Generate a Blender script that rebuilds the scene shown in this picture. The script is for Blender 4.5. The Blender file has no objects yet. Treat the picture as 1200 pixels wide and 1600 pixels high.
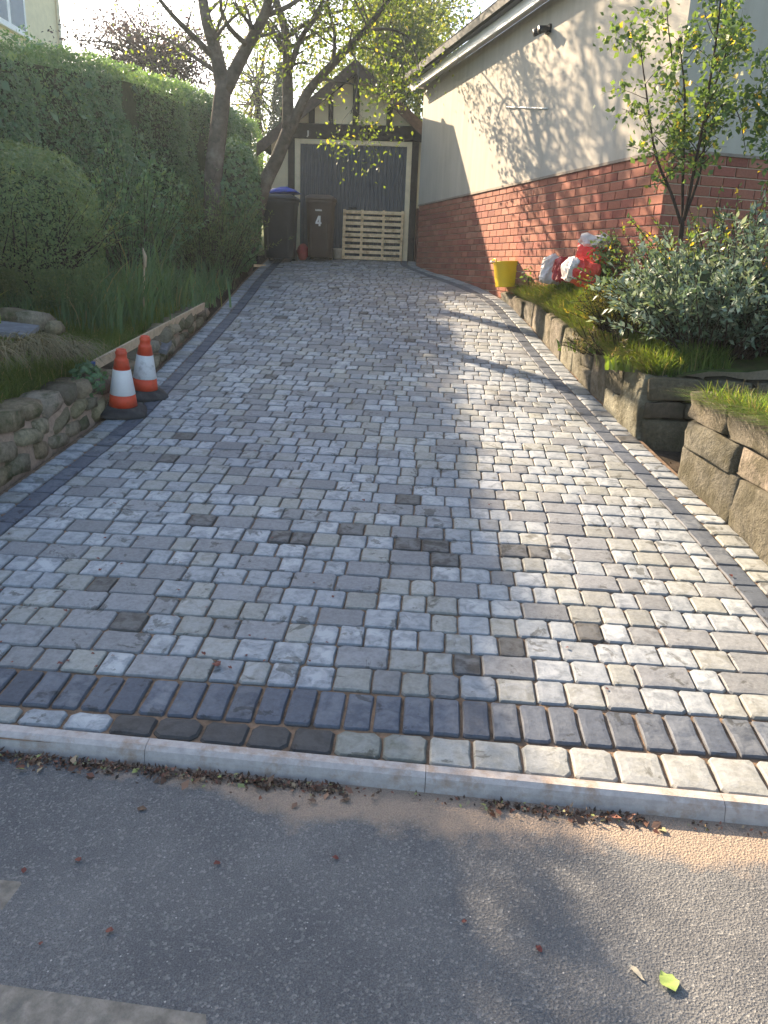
import bpy, math, random
import numpy as np
from mathutils import Vector

random.seed(7); RNG = np.random.default_rng(7)
scene = bpy.context.scene
C = scene.collection

# ------------------------------------------------------------------ camera, sky, sun, exposure
F = 1190.0
PITCH, ROLL, YAW, CAMZ, Y0 = .30887, .040375, -.054684, 1.523, 2.526
_f = np.array([math.sin(YAW)*math.cos(PITCH), math.cos(YAW)*math.cos(PITCH), -math.sin(PITCH)])
_r0 = np.array([math.cos(YAW), -math.sin(YAW), 0.0]); _u0 = np.cross(_r0, _f)
_r = _r0*math.cos(ROLL) + _u0*math.sin(ROLL); _u = -_r0*math.sin(ROLL) + _u0*math.cos(ROLL)
CAM = np.array([0, 0, CAMZ])
cam = bpy.data.cameras.new('camera'); cam_o = bpy.data.objects.new('camera', cam); C.objects.link(cam_o)
from mathutils import Matrix
cam_o.matrix_world = Matrix(((_r[0], _u[0], -_f[0], 0), (_r[1], _u[1], -_f[1], 0), (_r[2], _u[2], -_f[2], CAMZ), (0, 0, 0, 1)))
cam.sensor_fit = 'VERTICAL'; cam.sensor_height = 36.0; cam.sensor_width = 27.0
cam.lens = F/1600*36.0; cam.clip_start = .05; cam.clip_end = 1500
scene.camera = cam_o

SUN_EL, SUN_AZ = math.radians(27.0), math.radians(-42.6)      # azimuth measured from +Y towards +X
world = bpy.data.worlds.new('World'); scene.world = world; world.use_nodes = True
wn = world.node_tree.nodes; wl = world.node_tree.links
bg = wn['Background']; sky = wn.new('ShaderNodeTexSky'); sky.sky_type = 'NISHITA'; sky.sun_disc = False
sky.sun_elevation = SUN_EL; sky.sun_rotation = SUN_AZ; sky.air_density = 1.0; sky.dust_density = 2.5; sky.ozone_density = 1.0
wl.new(sky.outputs[0], bg.inputs[0]); bg.inputs[1].default_value = 0.088
sun = bpy.data.lights.new('sun', 'SUN'); sun.energy = 4.5; sun.angle = math.radians(.53); sun.color = (1.0, .80, .57)
sun_o = bpy.data.objects.new('sun', sun); C.objects.link(sun_o)
sd = Vector((math.sin(SUN_AZ)*math.cos(SUN_EL), math.cos(SUN_AZ)*math.cos(SUN_EL), math.sin(SUN_EL)))
sun_o.rotation_euler = sd.to_track_quat('Z', 'Y').to_euler(); sun_o.location = (-20, 22, 18)
scene.view_settings.view_transform = 'Standard'; scene.view_settings.look = 'None'
scene.view_settings.gamma = 1; scene.view_settings.use_curve_mapping = False
scene.view_settings.exposure = 2.22
scene.render.engine = 'CYCLES'

# ------------------------------------------------------------------ photo pixel -> place helpers
def ray(px, py): return _f + _r*(px-600)/F - _u*(py-800)/F
def atY(px, py, y): v = ray(px, py); return CAM + v*(y/v[1])
def atX(px, py, x): v = ray(px, py); return CAM + v*(x/v[0])
def atZ(px, py, z): v = ray(px, py); return CAM + v*((z-CAMZ)/v[2])
def depth_of(P): return float((np.asarray(P)-CAM) @ _f)
def smooth(t): t = min(1, max(0, t)); return t*t*(3-2*t)
def zd(y):
    d = y-Y0
    if d < 0: return .11*d
    if d < 5.3: return .11036*d + .003666*d*d
    if d < 9: return .688 + .149*(d-5.3)
    return 1.239 + .12*(d-9)
def zdrive(x, y): return zd(y) + .08*smooth((x+.6)/1.4)*smooth((y-8.5)/2.5)*(1-smooth((y-12.5)/2))
def onD(px, py):
    v = ray(px, py); t = .5
    while t < 30:
        P = CAM+v*t
        if P[2] < zdrive(P[0], P[1]): return P
        t += .01
    return P
ZROAD = -.098

# ------------------------------------------------------------------ materials
def new_mat(name):
    m = bpy.data.materials.new(name); m.use_nodes = True
    return m, m.node_tree.nodes, m.node_tree.links, m.node_tree.nodes['Principled BSDF']
def N(nodes, kind, **kw):
    n = nodes.new('ShaderNode'+kind)
    for k, v in kw.items():
        if k in n.inputs: n.inputs[k].default_value = v
        else: setattr(n, k, v)
    return n
def coords(nodes): return nodes.new('ShaderNodeNewGeometry').outputs['Position']
def mixc(nodes, links, mode, fac, a, b):
    n = nodes.new('ShaderNodeMix'); n.data_type = 'RGBA'; n.blend_type = mode
    for s, v in ((n.inputs[0], fac), (n.inputs[6], a), (n.inputs[7], b)):
        if isinstance(v, bpy.types.NodeSocket): links.new(v, s)
        elif isinstance(v, (int, float)): s.default_value = v
        else: s.default_value = (*v, 1) if len(v) == 3 else v
    return n.outputs[2]
def ramp(nodes, links, src, stops):
    r = nodes.new('ShaderNodeValToRGB'); e = r.color_ramp.elements
    while len(e) < len(stops): e.new(.5)
    for i, (p, c) in enumerate(stops):
        e[i].position = p; e[i].color = (*c, 1) if len(c) == 3 else c
    links.new(src, r.inputs[0]); return r.outputs[0]
def noise(nodes, links, scale, detail=4, rough=.6, co=None, dist=0):
    n = N(nodes, 'TexNoise', Scale=scale, Detail=detail, Roughness=rough, Distortion=dist)
    links.new(co if co else coords(nodes), n.inputs['Vector']); return n.outputs['Fac']
def bump(nodes, links, bsdf, h, strength=.3, dist=.01):
    b = N(nodes, 'Bump', Strength=strength, Distance=dist); links.new(h, b.inputs['Height']); links.new(b.outputs[0], bsdf.inputs['Normal'])
def plain(name, col, rough=.7, var=.25, scale=12, bs=.2, spec=.3, metal=0, dirt=None, bscale=None):
    m, n, l, b = new_mat(name)
    f = noise(n, l, scale, 6)
    lo = tuple(c*(1-var) for c in col); hi = tuple(min(1, c*(1+var)) for c in col)
    c = ramp(n, l, f, [(.3, lo), (.7, hi)])
    if dirt:
        f2 = noise(n, l, scale*.35, 5, .7)
        k = ramp(n, l, f2, [(.5, (0, 0, 0)), (.68, (1, 1, 1))])
        c = mixc(n, l, 'MIX', k, c, dirt)
    l.new(c, b.inputs['Base Color']); b.inputs['Roughness'].default_value = rough
    b.inputs['Specular IOR Level'].default_value = spec; b.inputs['Metallic'].default_value = metal
    if bs: bump(n, l, b, noise(n, l, bscale or scale*6, 5), bs, .004)
    return m
def attr(nodes, name): a = nodes.new('ShaderNodeAttribute'); a.attribute_name = name; return a

def leaf_mat(name, stops, trans=.35, tcol=None, rough=.55):
    m, n, l, b = new_mat(name)
    c = ramp(n, l, attr(n, 'tone').outputs['Fac'], stops)
    l.new(c, b.inputs['Base Color']); b.inputs['Roughness'].default_value = rough; b.inputs['Specular IOR Level'].default_value = .35
    t = n.new('ShaderNodeBsdfTranslucent'); mx = n.new('ShaderNodeMixShader'); mx.inputs[0].default_value = trans
    tc = mixc(n, l, 'MULTIPLY', 1.0, c, tcol or (2.2, 2.0, .8))
    l.new(tc, t.inputs[0])
    l.new(b.outputs[0], mx.inputs[1]); l.new(t.outputs[0], mx.inputs[2]); l.new(mx.outputs[0], n['Material Output'].inputs[0])
    return m

def sett_material():
    m, n, l, b = new_mat('tumbled_concrete_sett')
    at = attr(n, 'col'); ed = attr(n, 'edge')
    co = coords(n)
    f1 = noise(n, l, 9, 5, .65, co); f2 = noise(n, l, 55, 6, .7, co); f3 = noise(n, l, 17, 4, .6, co, .6)
    c = at.outputs['Color']
    g = ramp(n, l, f2, [(.25, (.68,)*3), (.75, (1.26,)*3)]); c = mixc(n, l, 'MULTIPLY', 1, c, g)
    # pale lime bloom, strongest away from the worn arrises, amount per block in alpha
    k = ramp(n, l, f3, [(.36, (0,)*3), (.58, (1,)*3)])
    k = mixc(n, l, 'MULTIPLY', 1, k, ramp(n, l, ed.outputs['Fac'], [(.1, (1,)*3), (.8, (.12,)*3)]))
    k2 = N(n, 'Math', operation='MULTIPLY'); l.new(k, k2.inputs[0]); l.new(at.outputs['Alpha'], k2.inputs[1])
    c = mixc(n, l, 'MIX', k2.outputs[0], c, (.415, .435, .45))
    # damp dark blotches
    dk = ramp(n, l, noise(n, l, 7.5, 5, .65, co, .5), [(.60, (0,)*3), (.64, (.85,)*3)])
    c = mixc(n, l, 'MIX', dk, c, mixc(n, l, 'MULTIPLY', 1, c, (.42, .41, .38)))
    # dirt in the arrises
    e2 = ramp(n, l, ed.outputs['Fac'], [(.5, (0,)*3), (1, (.42,)*3)])
    c = mixc(n, l, 'MIX', e2, c, (.10, .082, .062))
    # broad drifts: silt and traffic wear across many blocks
    dr = ramp(n, l, noise(n, l, .9, 4, .6, co), [(.35, (.86, .87, .9)), (.65, (1.1, 1.09, 1.05))]); c = mixc(n, l, 'MULTIPLY', 1, c, dr)
    l.new(c, b.inputs['Base Color']); b.inputs['Roughness'].default_value = .72; b.inputs['Specular IOR Level'].default_value = .35
    h = N(n, 'Math', operation='ADD'); l.new(f2, h.inputs[0]); l.new(f1, h.inputs[1]); bump(n, l, b, h.outputs[0], .38, .006)
    return m

def col_mat(name, rough=.85, nscale=30, var=.3, stain=None, bs=.5, bd=.006, stain_scale=4, stain_lo=.5):
    """colour comes from the piece's own 'col' attribute, noise gives grain"""
    m, n, l, b = new_mat(name); co = coords(n)
    f2 = noise(n, l, nscale, 6, .7, co)
    c = mixc(n, l, 'MULTIPLY', 1, attr(n, 'col').outputs['Color'], ramp(n, l, f2, [(.25, (1-var,)*3), (.75, (1+var,)*3)]))
    if stain:
        k = ramp(n, l, noise(n, l, stain_scale, 5, .65, co), [(stain_lo, (0,)*3), (stain_lo+.16, (.85,)*3)])
        c = mixc(n, l, 'MIX', k, c, stain)
    l.new(c, b.inputs['Base Color']); b.inputs['Roughness'].default_value = rough; b.inputs['Specular IOR Level'].default_value = .25
    if stain:
        h = N(n, 'Math', operation='MULTIPLY_ADD'); l.new(noise(n, l, nscale*.28, 7, .75, co, .3), h.inputs[0]); h.inputs[1].default_value = 2.2; l.new(f2, h.inputs[2]); f2 = h.outputs[0]
    bump(n, l, b, f2, bs, bd); return m

def asphalt_material():
    m, n, l, b = new_mat('worn_asphalt'); co = coords(n)
    v = N(n, 'TexVoronoi', Scale=150.0); l.new(co, v.inputs['Vector'])
    big = noise(n, l, 2.2, 5, .65, co); fine = noise(n, l, 260, 3, .7, co); mid = noise(n, l, 11, 5, .6, co)
    c = ramp(n, l, big, [(.32, (.086, .088, .092)), (.68, (.142, .142, .140))])
    c = mixc(n, l, 'MULTIPLY', 1, c, ramp(n, l, fine, [(.3, (.55,)*3), (.7, (1.5,)*3)]))
    sp = ramp(n, l, v.outputs['Color'], [(.70, (0,)*3), (.9, (.6,)*3)])
    c = mixc(n, l, 'MIX', sp, c, (.27, .265, .25))
    v2 = N(n, 'TexVoronoi', Scale=34.0); l.new(co, v2.inputs['Vector'])
    sp2 = N(n, 'Math', operation='LESS_THAN'); l.new(v2.outputs['Distance'], sp2.inputs[0]); sp2.inputs[1].default_value = .085
    sp3 = ramp(n, l, v2.outputs['Color'], [(.6, (0,)*3), (.62, (1,)*3)]); sm = mixc(n, l, 'MULTIPLY', 1, sp2.outputs[0], sp3)
    c = mixc(n, l, 'MIX', sm, c, (.36, .35, .33))
    # jointing sand swept off the drive against the kerb: fades out with distance from the kerb line
    sx = n.new('ShaderNodeSeparateXYZ'); l.new(co, sx.inputs[0])
    ln = N(n, 'Math', operation='MULTIPLY_ADD'); l.new(sx.outputs[0], ln.inputs[0]); ln.inputs[1].default_value = .04; l.new(sx.outputs[1], ln.inputs[2])
    mr = N(n, 'MapRange'); l.new(ln.outputs[0], mr.inputs[0]); mr.inputs[1].default_value = 1.70; mr.inputs[2].default_value = 2.10
    mr.inputs[3].default_value = -.45; mr.inputs[4].default_value = .58
    xr = N(n, 'MapRange'); l.new(sx.outputs[0], xr.inputs[0]); xr.inputs[1].default_value = -1.1; xr.inputs[2].default_value = -.3; xr.inputs[3].default_value = -.42; xr.inputs[4].default_value = 0
    ad = N(n, 'Math', operation='ADD'); l.new(mr.outputs[0], ad.inputs[0]); l.new(noise(n, l, 4.2, 6, .68, co), ad.inputs[1])
    ad2 = N(n, 'Math', operation='ADD'); l.new(ad.outputs[0], ad2.inputs[0]); l.new(xr.outputs[0], ad2.inputs[1])
    sandk = ramp(n, l, ad2.outputs[0], [(.55, (0,)*3), (.74, (.92,)*3)])
    sc = ramp(n, l, fine, [(.3, (.22, .168, .125)), (.7, (.36, .28, .212))])
    c = mixc(n, l, 'MIX', sandk, c, sc)
    l.new(c, b.inputs['Base Color']); b.inputs['Roughness'].default_value = .88; b.inputs['Specular IOR Level'].default_value = .3
    h = N(n, 'Math', operation='ADD'); l.new(v.outputs['Distance'], h.inputs[0]); l.new(fine, h.inputs[1]); bump(n, l, b, h.outputs[0], .75, .005)
    return m

M = {}
M['sett'] = sett_material()
M['asphalt'] = asphalt_material()
M['sand'] = plain('jointing_sand', (.19, .128, .085), .95, .4, 25, .6, .1, dirt=(.07, .055, .042))
M['soil'] = plain('dark_soil', (.045, .034, .024), .95, .5, 18, .9, .1, dirt=(.09, .065, .045))
M['turf'] = plain('turf_ground', (.065, .095, .025), .95, .5, 9, .9, .1, dirt=(.09, .065, .04))
M['kerb'] = plain('kerb_concrete', (.40, .365, .34), .85, .16, 30, .4, .2, dirt=(.30, .225, .17))
M['slab'] = plain('old_concrete', (.20, .18, .15), .9, .35, 28, .8, .2, dirt=(.125, .12, .105))
M['brick'] = col_mat('red_brick', .85, 60, .28, None, .5, .004)
M['mortar'] = plain('lime_mortar', (.55, .46, .37), .95, .15, 40, .5, .1)
M['pinkmortar'] = plain('pink_mortar', (.33, .235, .175), .95, .2, 35, .7, .1, dirt=(.22, .17, .12))
M['stone_l'] = col_mat('mossy_sandstone', .92, 38, .4, (.055, .062, .022), .9, .012, 7, .5)
M['stone_r'] = col_mat('weathered_sandstone', .92, 26, .4, (.075, .066, .040), 1.0, .02, 4.5, .46)
M['render'] = plain('cream_render', (.445, .41, .35), .9, .05, 3, .25, .15, bscale=130)
def streaks(m, k=.12):                     # rain streaks and faint patches on a wall
    n, l = m.node_tree.nodes, m.node_tree.links; b = n['Principled BSDF']; src = b.inputs['Base Color'].links[0].from_socket
    mp = N(n, 'Mapping'); mp.inputs['Scale'].default_value = (5, 5, .35); l.new(coords(n), mp.inputs[0])
    f = noise(n, l, 1.6, 6, .6, mp.outputs[0]); c = mixc(n, l, 'MULTIPLY', 1, src, ramp(n, l, f, [(.35, (1-k, 1-k*1.05, 1-k*1.15)), (.6, (1, 1, 1))])); l.new(c, b.inputs['Base Color'])
streaks(M['render'])
M['render2'] = plain('yellow_render', (.74, .65, .46), .9, .08, 4, .2, .15, bscale=90)
M['white'] = plain('white_upvc', (.75, .74, .71), .35, .06, 6, 0, .5)
M['gutter'] = plain('black_gutter', (.010, .011, .014), .4, .3, 10, 0, .5)
M['tile'] = plain('slate_roof_tile', (.013, .014, .018), .95, .35, 14, .5, .3)
M['timber'] = plain('dark_stained_timber', (.032, .027, .028), .75, .4, 14, .4, .3)
M['barge'] = plain('brown_bargeboard', (.085, .062, .052), .7, .35, 14, .4, .3)
M['frame'] = plain('cream_painted_wood', (.72, .63, .45), .6, .12, 9, .15, .3)
M['door'] = plain('charcoal_steel_door', (.046, .056, .078), .45, .2, 8, .05, .5)
M['bin_d'] = plain('dark_grey_plastic', (.030, .035, .043), .45, .25, 6, .1, .5)
M['bin_b'] = plain('brown_plastic', (.088, .062, .050), .5, .18, 6, .1, .5)
M['blue'] = plain('blue_plastic_bag', (.02, .06, .42), .35, .3, 20, .4, .5)
M['pine'] = plain('pale_pine', (.70, .54, .34), .75, .22, 16, .3, .3, dirt=(.36, .24, .13))
M['oldpine'] = plain('weathered_pine', (.52, .40, .27), .8, .2, 16, .3, .3)
M['orange'] = plain('orange_pvc', (.60, .065, .022), .5, .2, 9, .1, .4, dirt=(.42, .06, .03))
M['sleeve'] = plain('white_reflective_sleeve', (.66, .64, .63), .38, .05, 14, .08, .5)
M['sleeve_old'] = plain('scuffed_reflective_sleeve', (.62, .62, .62), .42, .08, 25, .15, .5, dirt=(.24, .235, .22))
M['rubber'] = plain('black_rubber', (.035, .034, .034), .8, .35, 20, .35, .3, dirt=(.085, .08, .075))
M['glass'] = plain('window_glass', (.05, .07, .08), .05, .2, 3, 0, .8)
M['yellow'] = plain('yellow_plastic', (.88, .60, .012), .4, .06, 9, .06, .5)
M['redbag'] = plain('red_printed_bag', (.62, .04, .03), .4, .25, 14, .5, .45, dirt=(.70, .12, .05), bscale=30)
M['clearbag'] = plain('cloudy_clear_plastic', (.60, .55, .51), .3, .15, 16, .5, .5, bscale=30)
M['maroon'] = plain('maroon_bag', (.30, .03, .035), .5, .25, 14, .5, .4, bscale=30)
M['black'] = plain('black_plastic', (.012, .012, .013), .45, .2, 9, .1, .4)
M['bark'] = plain('grey_brown_bark', (.095, .078, .062), .95, .4, 9, 1.0, .1, dirt=(.19, .16, .13), bscale=26)
M['bark_d'] = plain('dark_bark', (.045, .032, .026), .9, .35, 14, .8, .1)
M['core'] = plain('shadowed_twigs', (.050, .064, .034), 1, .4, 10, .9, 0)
M['berry'] = plain('red_berry', (.22, .018, .016), .5, .3, 60, 0, .4)
M['slate'] = plain('grey_slate', (.16, .16, .168), .8, .3, 14, .6, .3)
M['pot'] = plain('pale_stone_pot', (.42, .36, .28), .85, .2, 14, .4, .2)
M['hedge'] = leaf_mat('hedge_leaf', [(0, (.062, .132, .070)), (.5, (.108, .208, .108)), (.9, (.150, .255, .125)), (1, (.19, .28, .11))], .32, None, .42)
M['bush'] = leaf_mat('bush_leaf', [(0, (.085, .138, .060)), (.6, (.145, .212, .092)), (1, (.22, .26, .11))], .3)
M['strap'] = leaf_mat('strap_leaf', [(0, (.060, .120, .058)), (.7, (.12, .20, .092)), (.9, (.12, .17, .06)), (1, (.27, .24, .12))], .3)
M['grass'] = leaf_mat('grass_blade', [(0, (.065, .105, .022)), (.6, (.11, .165, .032)), (.9, (.16, .19, .05)), (1, (.30, .25, .12))], .4)
M['drygrass'] = leaf_mat('dry_grass_blade', [(0, (.075, .085, .035)), (.5, (.17, .15, .075)), (1, (.32, .26, .15))], .3, (1.6, 1.4, .9))
M['brightgrass'] = leaf_mat('bright_grass_blade', [(0, (.065, .115, .026)), (.6, (.115, .185, .040)), (.9, (.19, .22, .07)), (1, (.30, .26, .13))], .4)
M['fruit'] = leaf_mat('fruit_tree_leaf', [(0, (.040, .072, .018)), (.55, (.080, .125, .028)), (.88, (.14, .18, .035)), (1, (.30, .27, .04))], .55)
M['purple'] = leaf_mat('purple_leaf', [(0, (.030, .022, .026)), (.7, (.060, .042, .045)), (1, (.12, .09, .06))], .25, (1.6, 1.0, .9))
M['far'] = leaf_mat('far_tree_leaf', [(0, (.040, .070, .022)), (.6, (.085, .12, .035)), (1, (.22, .22, .05))], .45)
M['conifer'] = leaf_mat('conifer_leaf', [(0, (.018, .034, .020)), (1, (.045, .070, .035))], .15)
M['silver'] = leaf_mat('silver_shrub_leaf', [(0, (.070, .120, .070)), (.55, (.150, .205, .150)), (.9, (.27, .32, .26)), (1, (.34, .37, .28))], .2, (1.5, 1.6, .9))
M['heath'] = leaf_mat('yellow_green_leaf', [(0, (.065, .085, .018)), (.6, (.15, .16, .03)), (1, (.32, .24, .05))], .35)
M['sapling'] = leaf_mat('sapling_leaf', [(0, (.045, .09, .035)), (.7, (.095, .155, .06)), (.9, (.16, .20, .05)), (1, (.45, .34, .05))], .4)
M['litter'] = leaf_mat('leaf_litter', [(0, (.030, .020, .014)), (.6, (.09, .05, .03)), (.85, (.20, .08, .05)), (.95, (.30, .26, .16)), (1, (.22, .26, .07))], .1, (1.2, 1.1, .9))
M['paleleaf'] = leaf_mat('pale_fallen_leaf', [(0, (.40, .36, .26)), (1, (.50, .44, .33))], .1, (1.1, 1.1, 1))
M['limeleaf'] = leaf_mat('lime_fallen_leaf', [(0, (.26, .36, .09)), (1, (.36, .44, .14))], .15, (1.1, 1.1, .9))
M['redleaf'] = leaf_mat('red_fallen_leaf', [(0, (.10, .020, .018)), (1, (.17, .05, .035))], .1, (1.1, 1.0, .9))

# ------------------------------------------------------------------ mesh helpers
W = {}
def tag(o, label=None, cat=None, group=None, kind=None):
    if label: o['label'] = label
    if cat: o['category'] = cat
    if group: o['group'] = group
    if kind: o['kind'] = kind
    return o
def thing(name, label, cat, loc, group=None, kind=None):
    o = bpy.data.objects.new(name, None); C.objects.link(o); o.location = tuple(float(v) for v in loc); o.empty_display_size = .1
    W[o.name] = np.array(loc, float); return tag(o, label, cat, group, kind)
class MB:
    def __init__(s): s.v = []; s.f = []; s.c = []; s.e = []; s.sm = []
    def add(s, vs, fs, col=None, edge=None, smooth=False):
        o = len(s.v); s.v += [tuple(map(float, p)) for p in vs]; s.f += [tuple(i+o for i in f) for f in fs]
        s.c += [(*(col or (1, 1, 1)), 1)[:4]]*len(vs) if not (col and len(col) == 4) else [col]*len(vs)
        s.e += list(edge) if edge is not None else [0]*len(vs); s.sm += [smooth]*len(fs)
    def box(s, lo, hi, **k):
        x0, y0, z0 = lo; x1, y1, z1 = hi
        s.add([(x0,y0,z0),(x1,y0,z0),(x1,y1,z0),(x0,y1,z0),(x0,y0,z1),(x1,y0,z1),(x1,y1,z1),(x0,y1,z1)],
              [(3,2,1,0),(4,5,6,7),(0,1,5,4),(1,2,6,5),(2,3,7,6),(3,0,4,7)], **k)
    def obox(s, o, ax, ay, az, **k):          # box from corner o with edge vectors
        o, ax, ay, az = (np.asarray(q, float) for q in (o, ax, ay, az))
        s.add([o, o+ax, o+ax+ay, o+ay, o+az, o+ax+az, o+ax+ay+az, o+ay+az],
              [(3,2,1,0),(4,5,6,7),(0,1,5,4),(1,2,6,5),(2,3,7,6),(3,0,4,7)], **k)
    def bbox(s, lo, hi, b=.01, **k):          # box with chamfered edges
        lo = np.array(lo, float); hi = np.array(hi, float); b = min(b, .45*float((hi-lo).min()))
        vs = []; idx = {}
        for i in range(8):
            s_ = [(i >> a) & 1 for a in range(3)]
            for ax in range(3):
                p = [hi[a] - (b if a != ax else 0) if s_[a] else lo[a] + (b if a != ax else 0) for a in range(3)]
                idx[(tuple(s_), ax)] = len(vs); vs.append(p)
        fs = []
        for ax in range(3):
            o1, o2 = [a for a in range(3) if a != ax]
            for sgn in (0, 1):
                q = []
                for (a, c) in ((0,0),(1,0),(1,1),(0,1)):
                    t = [0,0,0]; t[ax] = sgn; t[o1] = a; t[o2] = c; q.append(idx[(tuple(t), ax)])
                fs.append(tuple(q))
        for ax in range(3):                   # edge chamfers along ax
            o1, o2 = [a for a in range(3) if a != ax]
            for a in (0,1):
                for c in (0,1):
                    t0=[0,0,0]; t1=[0,0,0]; t1[ax]=1; t0[o1]=t1[o1]=a; t0[o2]=t1[o2]=c
                    fs.append((idx[(tuple(t0),o1)], idx[(tuple(t1),o1)], idx[(tuple(t1),o2)], idx[(tuple(t0),o2)]))
        for i in range(8):
            s_ = tuple((i >> a) & 1 for a in range(3)); fs.append((idx[(s_,0)], idx[(s_,1)], idx[(s_,2)]))
        s.add(vs, fs, **k)
    def tube(s, pts, rad, n=8, cap=True, **k):
        pts = [np.asarray(p, float) for p in pts]; m = len(pts); vs = []; fs = []
        if not hasattr(rad, '__len__'): rad = [rad]*m
        t0 = pts[1]-pts[0]; ref = np.array([0,0,1.]) if abs(t0[2]) < .8*np.linalg.norm(t0) else np.array([1.,0,0])
        for i in range(m):
            t = pts[min(i+1,m-1)]-pts[max(i-1,0)]; t = t/(np.linalg.norm(t)+1e-9)
            a = np.cross(t, ref); a /= np.linalg.norm(a)+1e-9; b = np.cross(t, a); ref = np.cross(a, t)
            for j in range(n):
                th = 2*math.pi*j/n; vs.append(pts[i] + rad[i]*(a*math.cos(th)+b*math.sin(th)))
        for i in range(m-1):
            for j in range(n): fs.append((i*n+j, i*n+(j+1)%n, (i+1)*n+(j+1)%n, (i+1)*n+j))
        if cap: fs += [tuple(range(n))[::-1], tuple(range((m-1)*n, m*n))]
        s.add(vs, fs, smooth=True, **k)
    def lathe(s, c, prof, n=20, sq=0, cap=True, **k):       # prof: (radius, z); sq>0 squares the outline
        vs = []; fs = []
        for (r_, z) in prof:
            for j in range(n):
                th = 2*math.pi*(j+.5)/n; x, y = math.cos(th), math.sin(th)
                if sq: q = (abs(x)**sq+abs(y)**sq)**(1/sq); x, y = x/q, y/q
                vs.append((c[0]+r_*x, c[1]+r_*y, c[2]+z))
        for i in range(len(prof)-1):
            for j in range(n): fs.append((i*n+j, i*n+(j+1)%n, (i+1)*n+(j+1)%n, (i+1)*n+j))
        if cap: fs += [tuple(range(n))[::-1], tuple(range((len(prof)-1)*n, len(prof)*n))]
        s.add(vs, fs, smooth=True, **k)
    def build(s, name, mat, parent=None, origin=None):
        me = bpy.data.meshes.new(name)
        po = W[parent.name] if parent else np.zeros(3)
        og = np.array(origin, float) if origin is not None else po
        v = np.array(s.v, float)-og
        me.from_pydata(v.tolist(), [], s.f); me.update()
        me.polygons.foreach_set('use_smooth', s.sm)
        a = me.attributes.new('col', 'FLOAT_COLOR', 'POINT'); a.data.foreach_set('color', np.array(s.c, np.float32).ravel())
        if any(s.e): a = me.attributes.new('edge', 'FLOAT', 'POINT'); a.data.foreach_set('value', np.array(s.e, np.float32))
        me.materials.append(M[mat] if isinstance(mat, str) else mat)
        o = bpy.data.objects.new(name, me); C.objects.link(o)
        if parent: o.parent = parent
        o.location = tuple(og-po); W[o.name] = og
        return o
def quick(fn, name, mat, parent=None, origin=None):
    m = MB(); fn(m); return m.build(name, mat, parent, origin)

def fast_mesh(name, V, Q, tone, mat, parent=None, origin=None, smooth=False):
    """V (n,3), Q (m,4) quads, tone per quad"""
    me = bpy.data.meshes.new(name)
    po = W[parent.name] if parent else np.zeros(3); og = np.array(origin, float) if origin is not None else po
    V = (V-og).astype(np.float32); k = Q.shape[1]
    me.vertices.add(len(V)); me.vertices.foreach_set('co', V.ravel())
    me.loops.add(Q.size); me.loops.foreach_set('vertex_index', Q.astype(np.int32).ravel())
    me.polygons.add(len(Q)); me.polygons.foreach_set('loop_start', np.arange(0, Q.size, k, dtype=np.int32))
    me.update(calc_edges=True)
    a = me.attributes.new('tone', 'FLOAT', 'FACE'); a.data.foreach_set('value', tone.astype(np.float32))
    me.materials.append(M[mat])
    o = bpy.data.objects.new(name, me); C.objects.link(o)
    if parent: o.parent = parent
    o.location = tuple(og-po); W[o.name] = og; return o
def unit(a): return a/(np.linalg.norm(a, axis=1, keepdims=True)+1e-9)
def leaves(P, Nn, size, aspect=.55, jit=.6, tone=None, droop=.0, fold=.25):
    """kite shaped leaves, each of two facets, at points P roughly facing Nn"""
    n = len(P); nn = unit(Nn + RNG.normal(0, jit, (n, 3)))
    t = unit(np.cross(nn, RNG.normal(0, 1, (n, 3)))); t[:, 2] -= droop; t = unit(t)
    b = unit(np.cross(nn, t)); nn = np.cross(t, b)
    s = (size*RNG.uniform(.65, 1.3, n))[:, None]
    tip = P+t*s; l = P+t*s*.42+b*s*aspect*.5+nn*s*fold*.3; r = P+t*s*.42-b*s*aspect*.5+nn*s*fold*.3
    V = np.stack([P, r, tip, l], 1).reshape(-1, 3); i = np.arange(n)*4
    Q = np.stack([i, i+1, i+2, i+3], 1)
    if tone is None: tone = np.clip(RNG.normal(.5, .24, n), 0, 1)
    return V, Q, tone
def blades(P, h, w, lean, dirs=None, seg=3, tone=None, curl=1.0):
    """arching strap leaves / grass blades as tapering ribbons"""
    n = len(P); a = RNG.uniform(0, 2*math.pi, n)
    d = np.stack([np.cos(a), np.sin(a), 0*a], 1) if dirs is None else dirs
    side = np.stack([-d[:, 1], d[:, 0], 0*d[:, 0]], 1)
    tw = RNG.uniform(-.6, .6, n)[:, None]; side = unit(side+d*tw)
    rows = []
    for k in range(seg+1):
        u = k/seg; out = (lean*u**1.8)[:, None]*d; up = (h*(u-curl*.42*u**3*np.minimum(1, lean/(h+1e-6))))[:, None]*np.array([0, 0, 1.])
        wd = (w*(1-u**1.7)*.5+.0006)[:, None]
        c = P+out+up; rows += [c-side*wd, c+side*wd]
    V = np.stack(rows, 1).reshape(-1, 3); base = np.arange(n)*(2*(seg+1)); Q = []
    for k in range(seg): Q.append(np.stack([base+2*k, base+2*k+1, base+2*k+3, base+2*k+2], 1))
    Q = np.concatenate(Q); 
    if tone is None: tone = np.clip(RNG.normal(.5, .25, n), 0, 1)
    return V, Q, np.tile(tone, seg)
def merge(parts):
    Vs, Qs, Ts, o = [], [], [], 0
    for V, Q, T in parts: Vs.append(V); Qs.append(Q+o); Ts.append(T); o += len(V)
    return np.concatenate(Vs), np.concatenate(Qs), np.concatenate(Ts)

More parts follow.
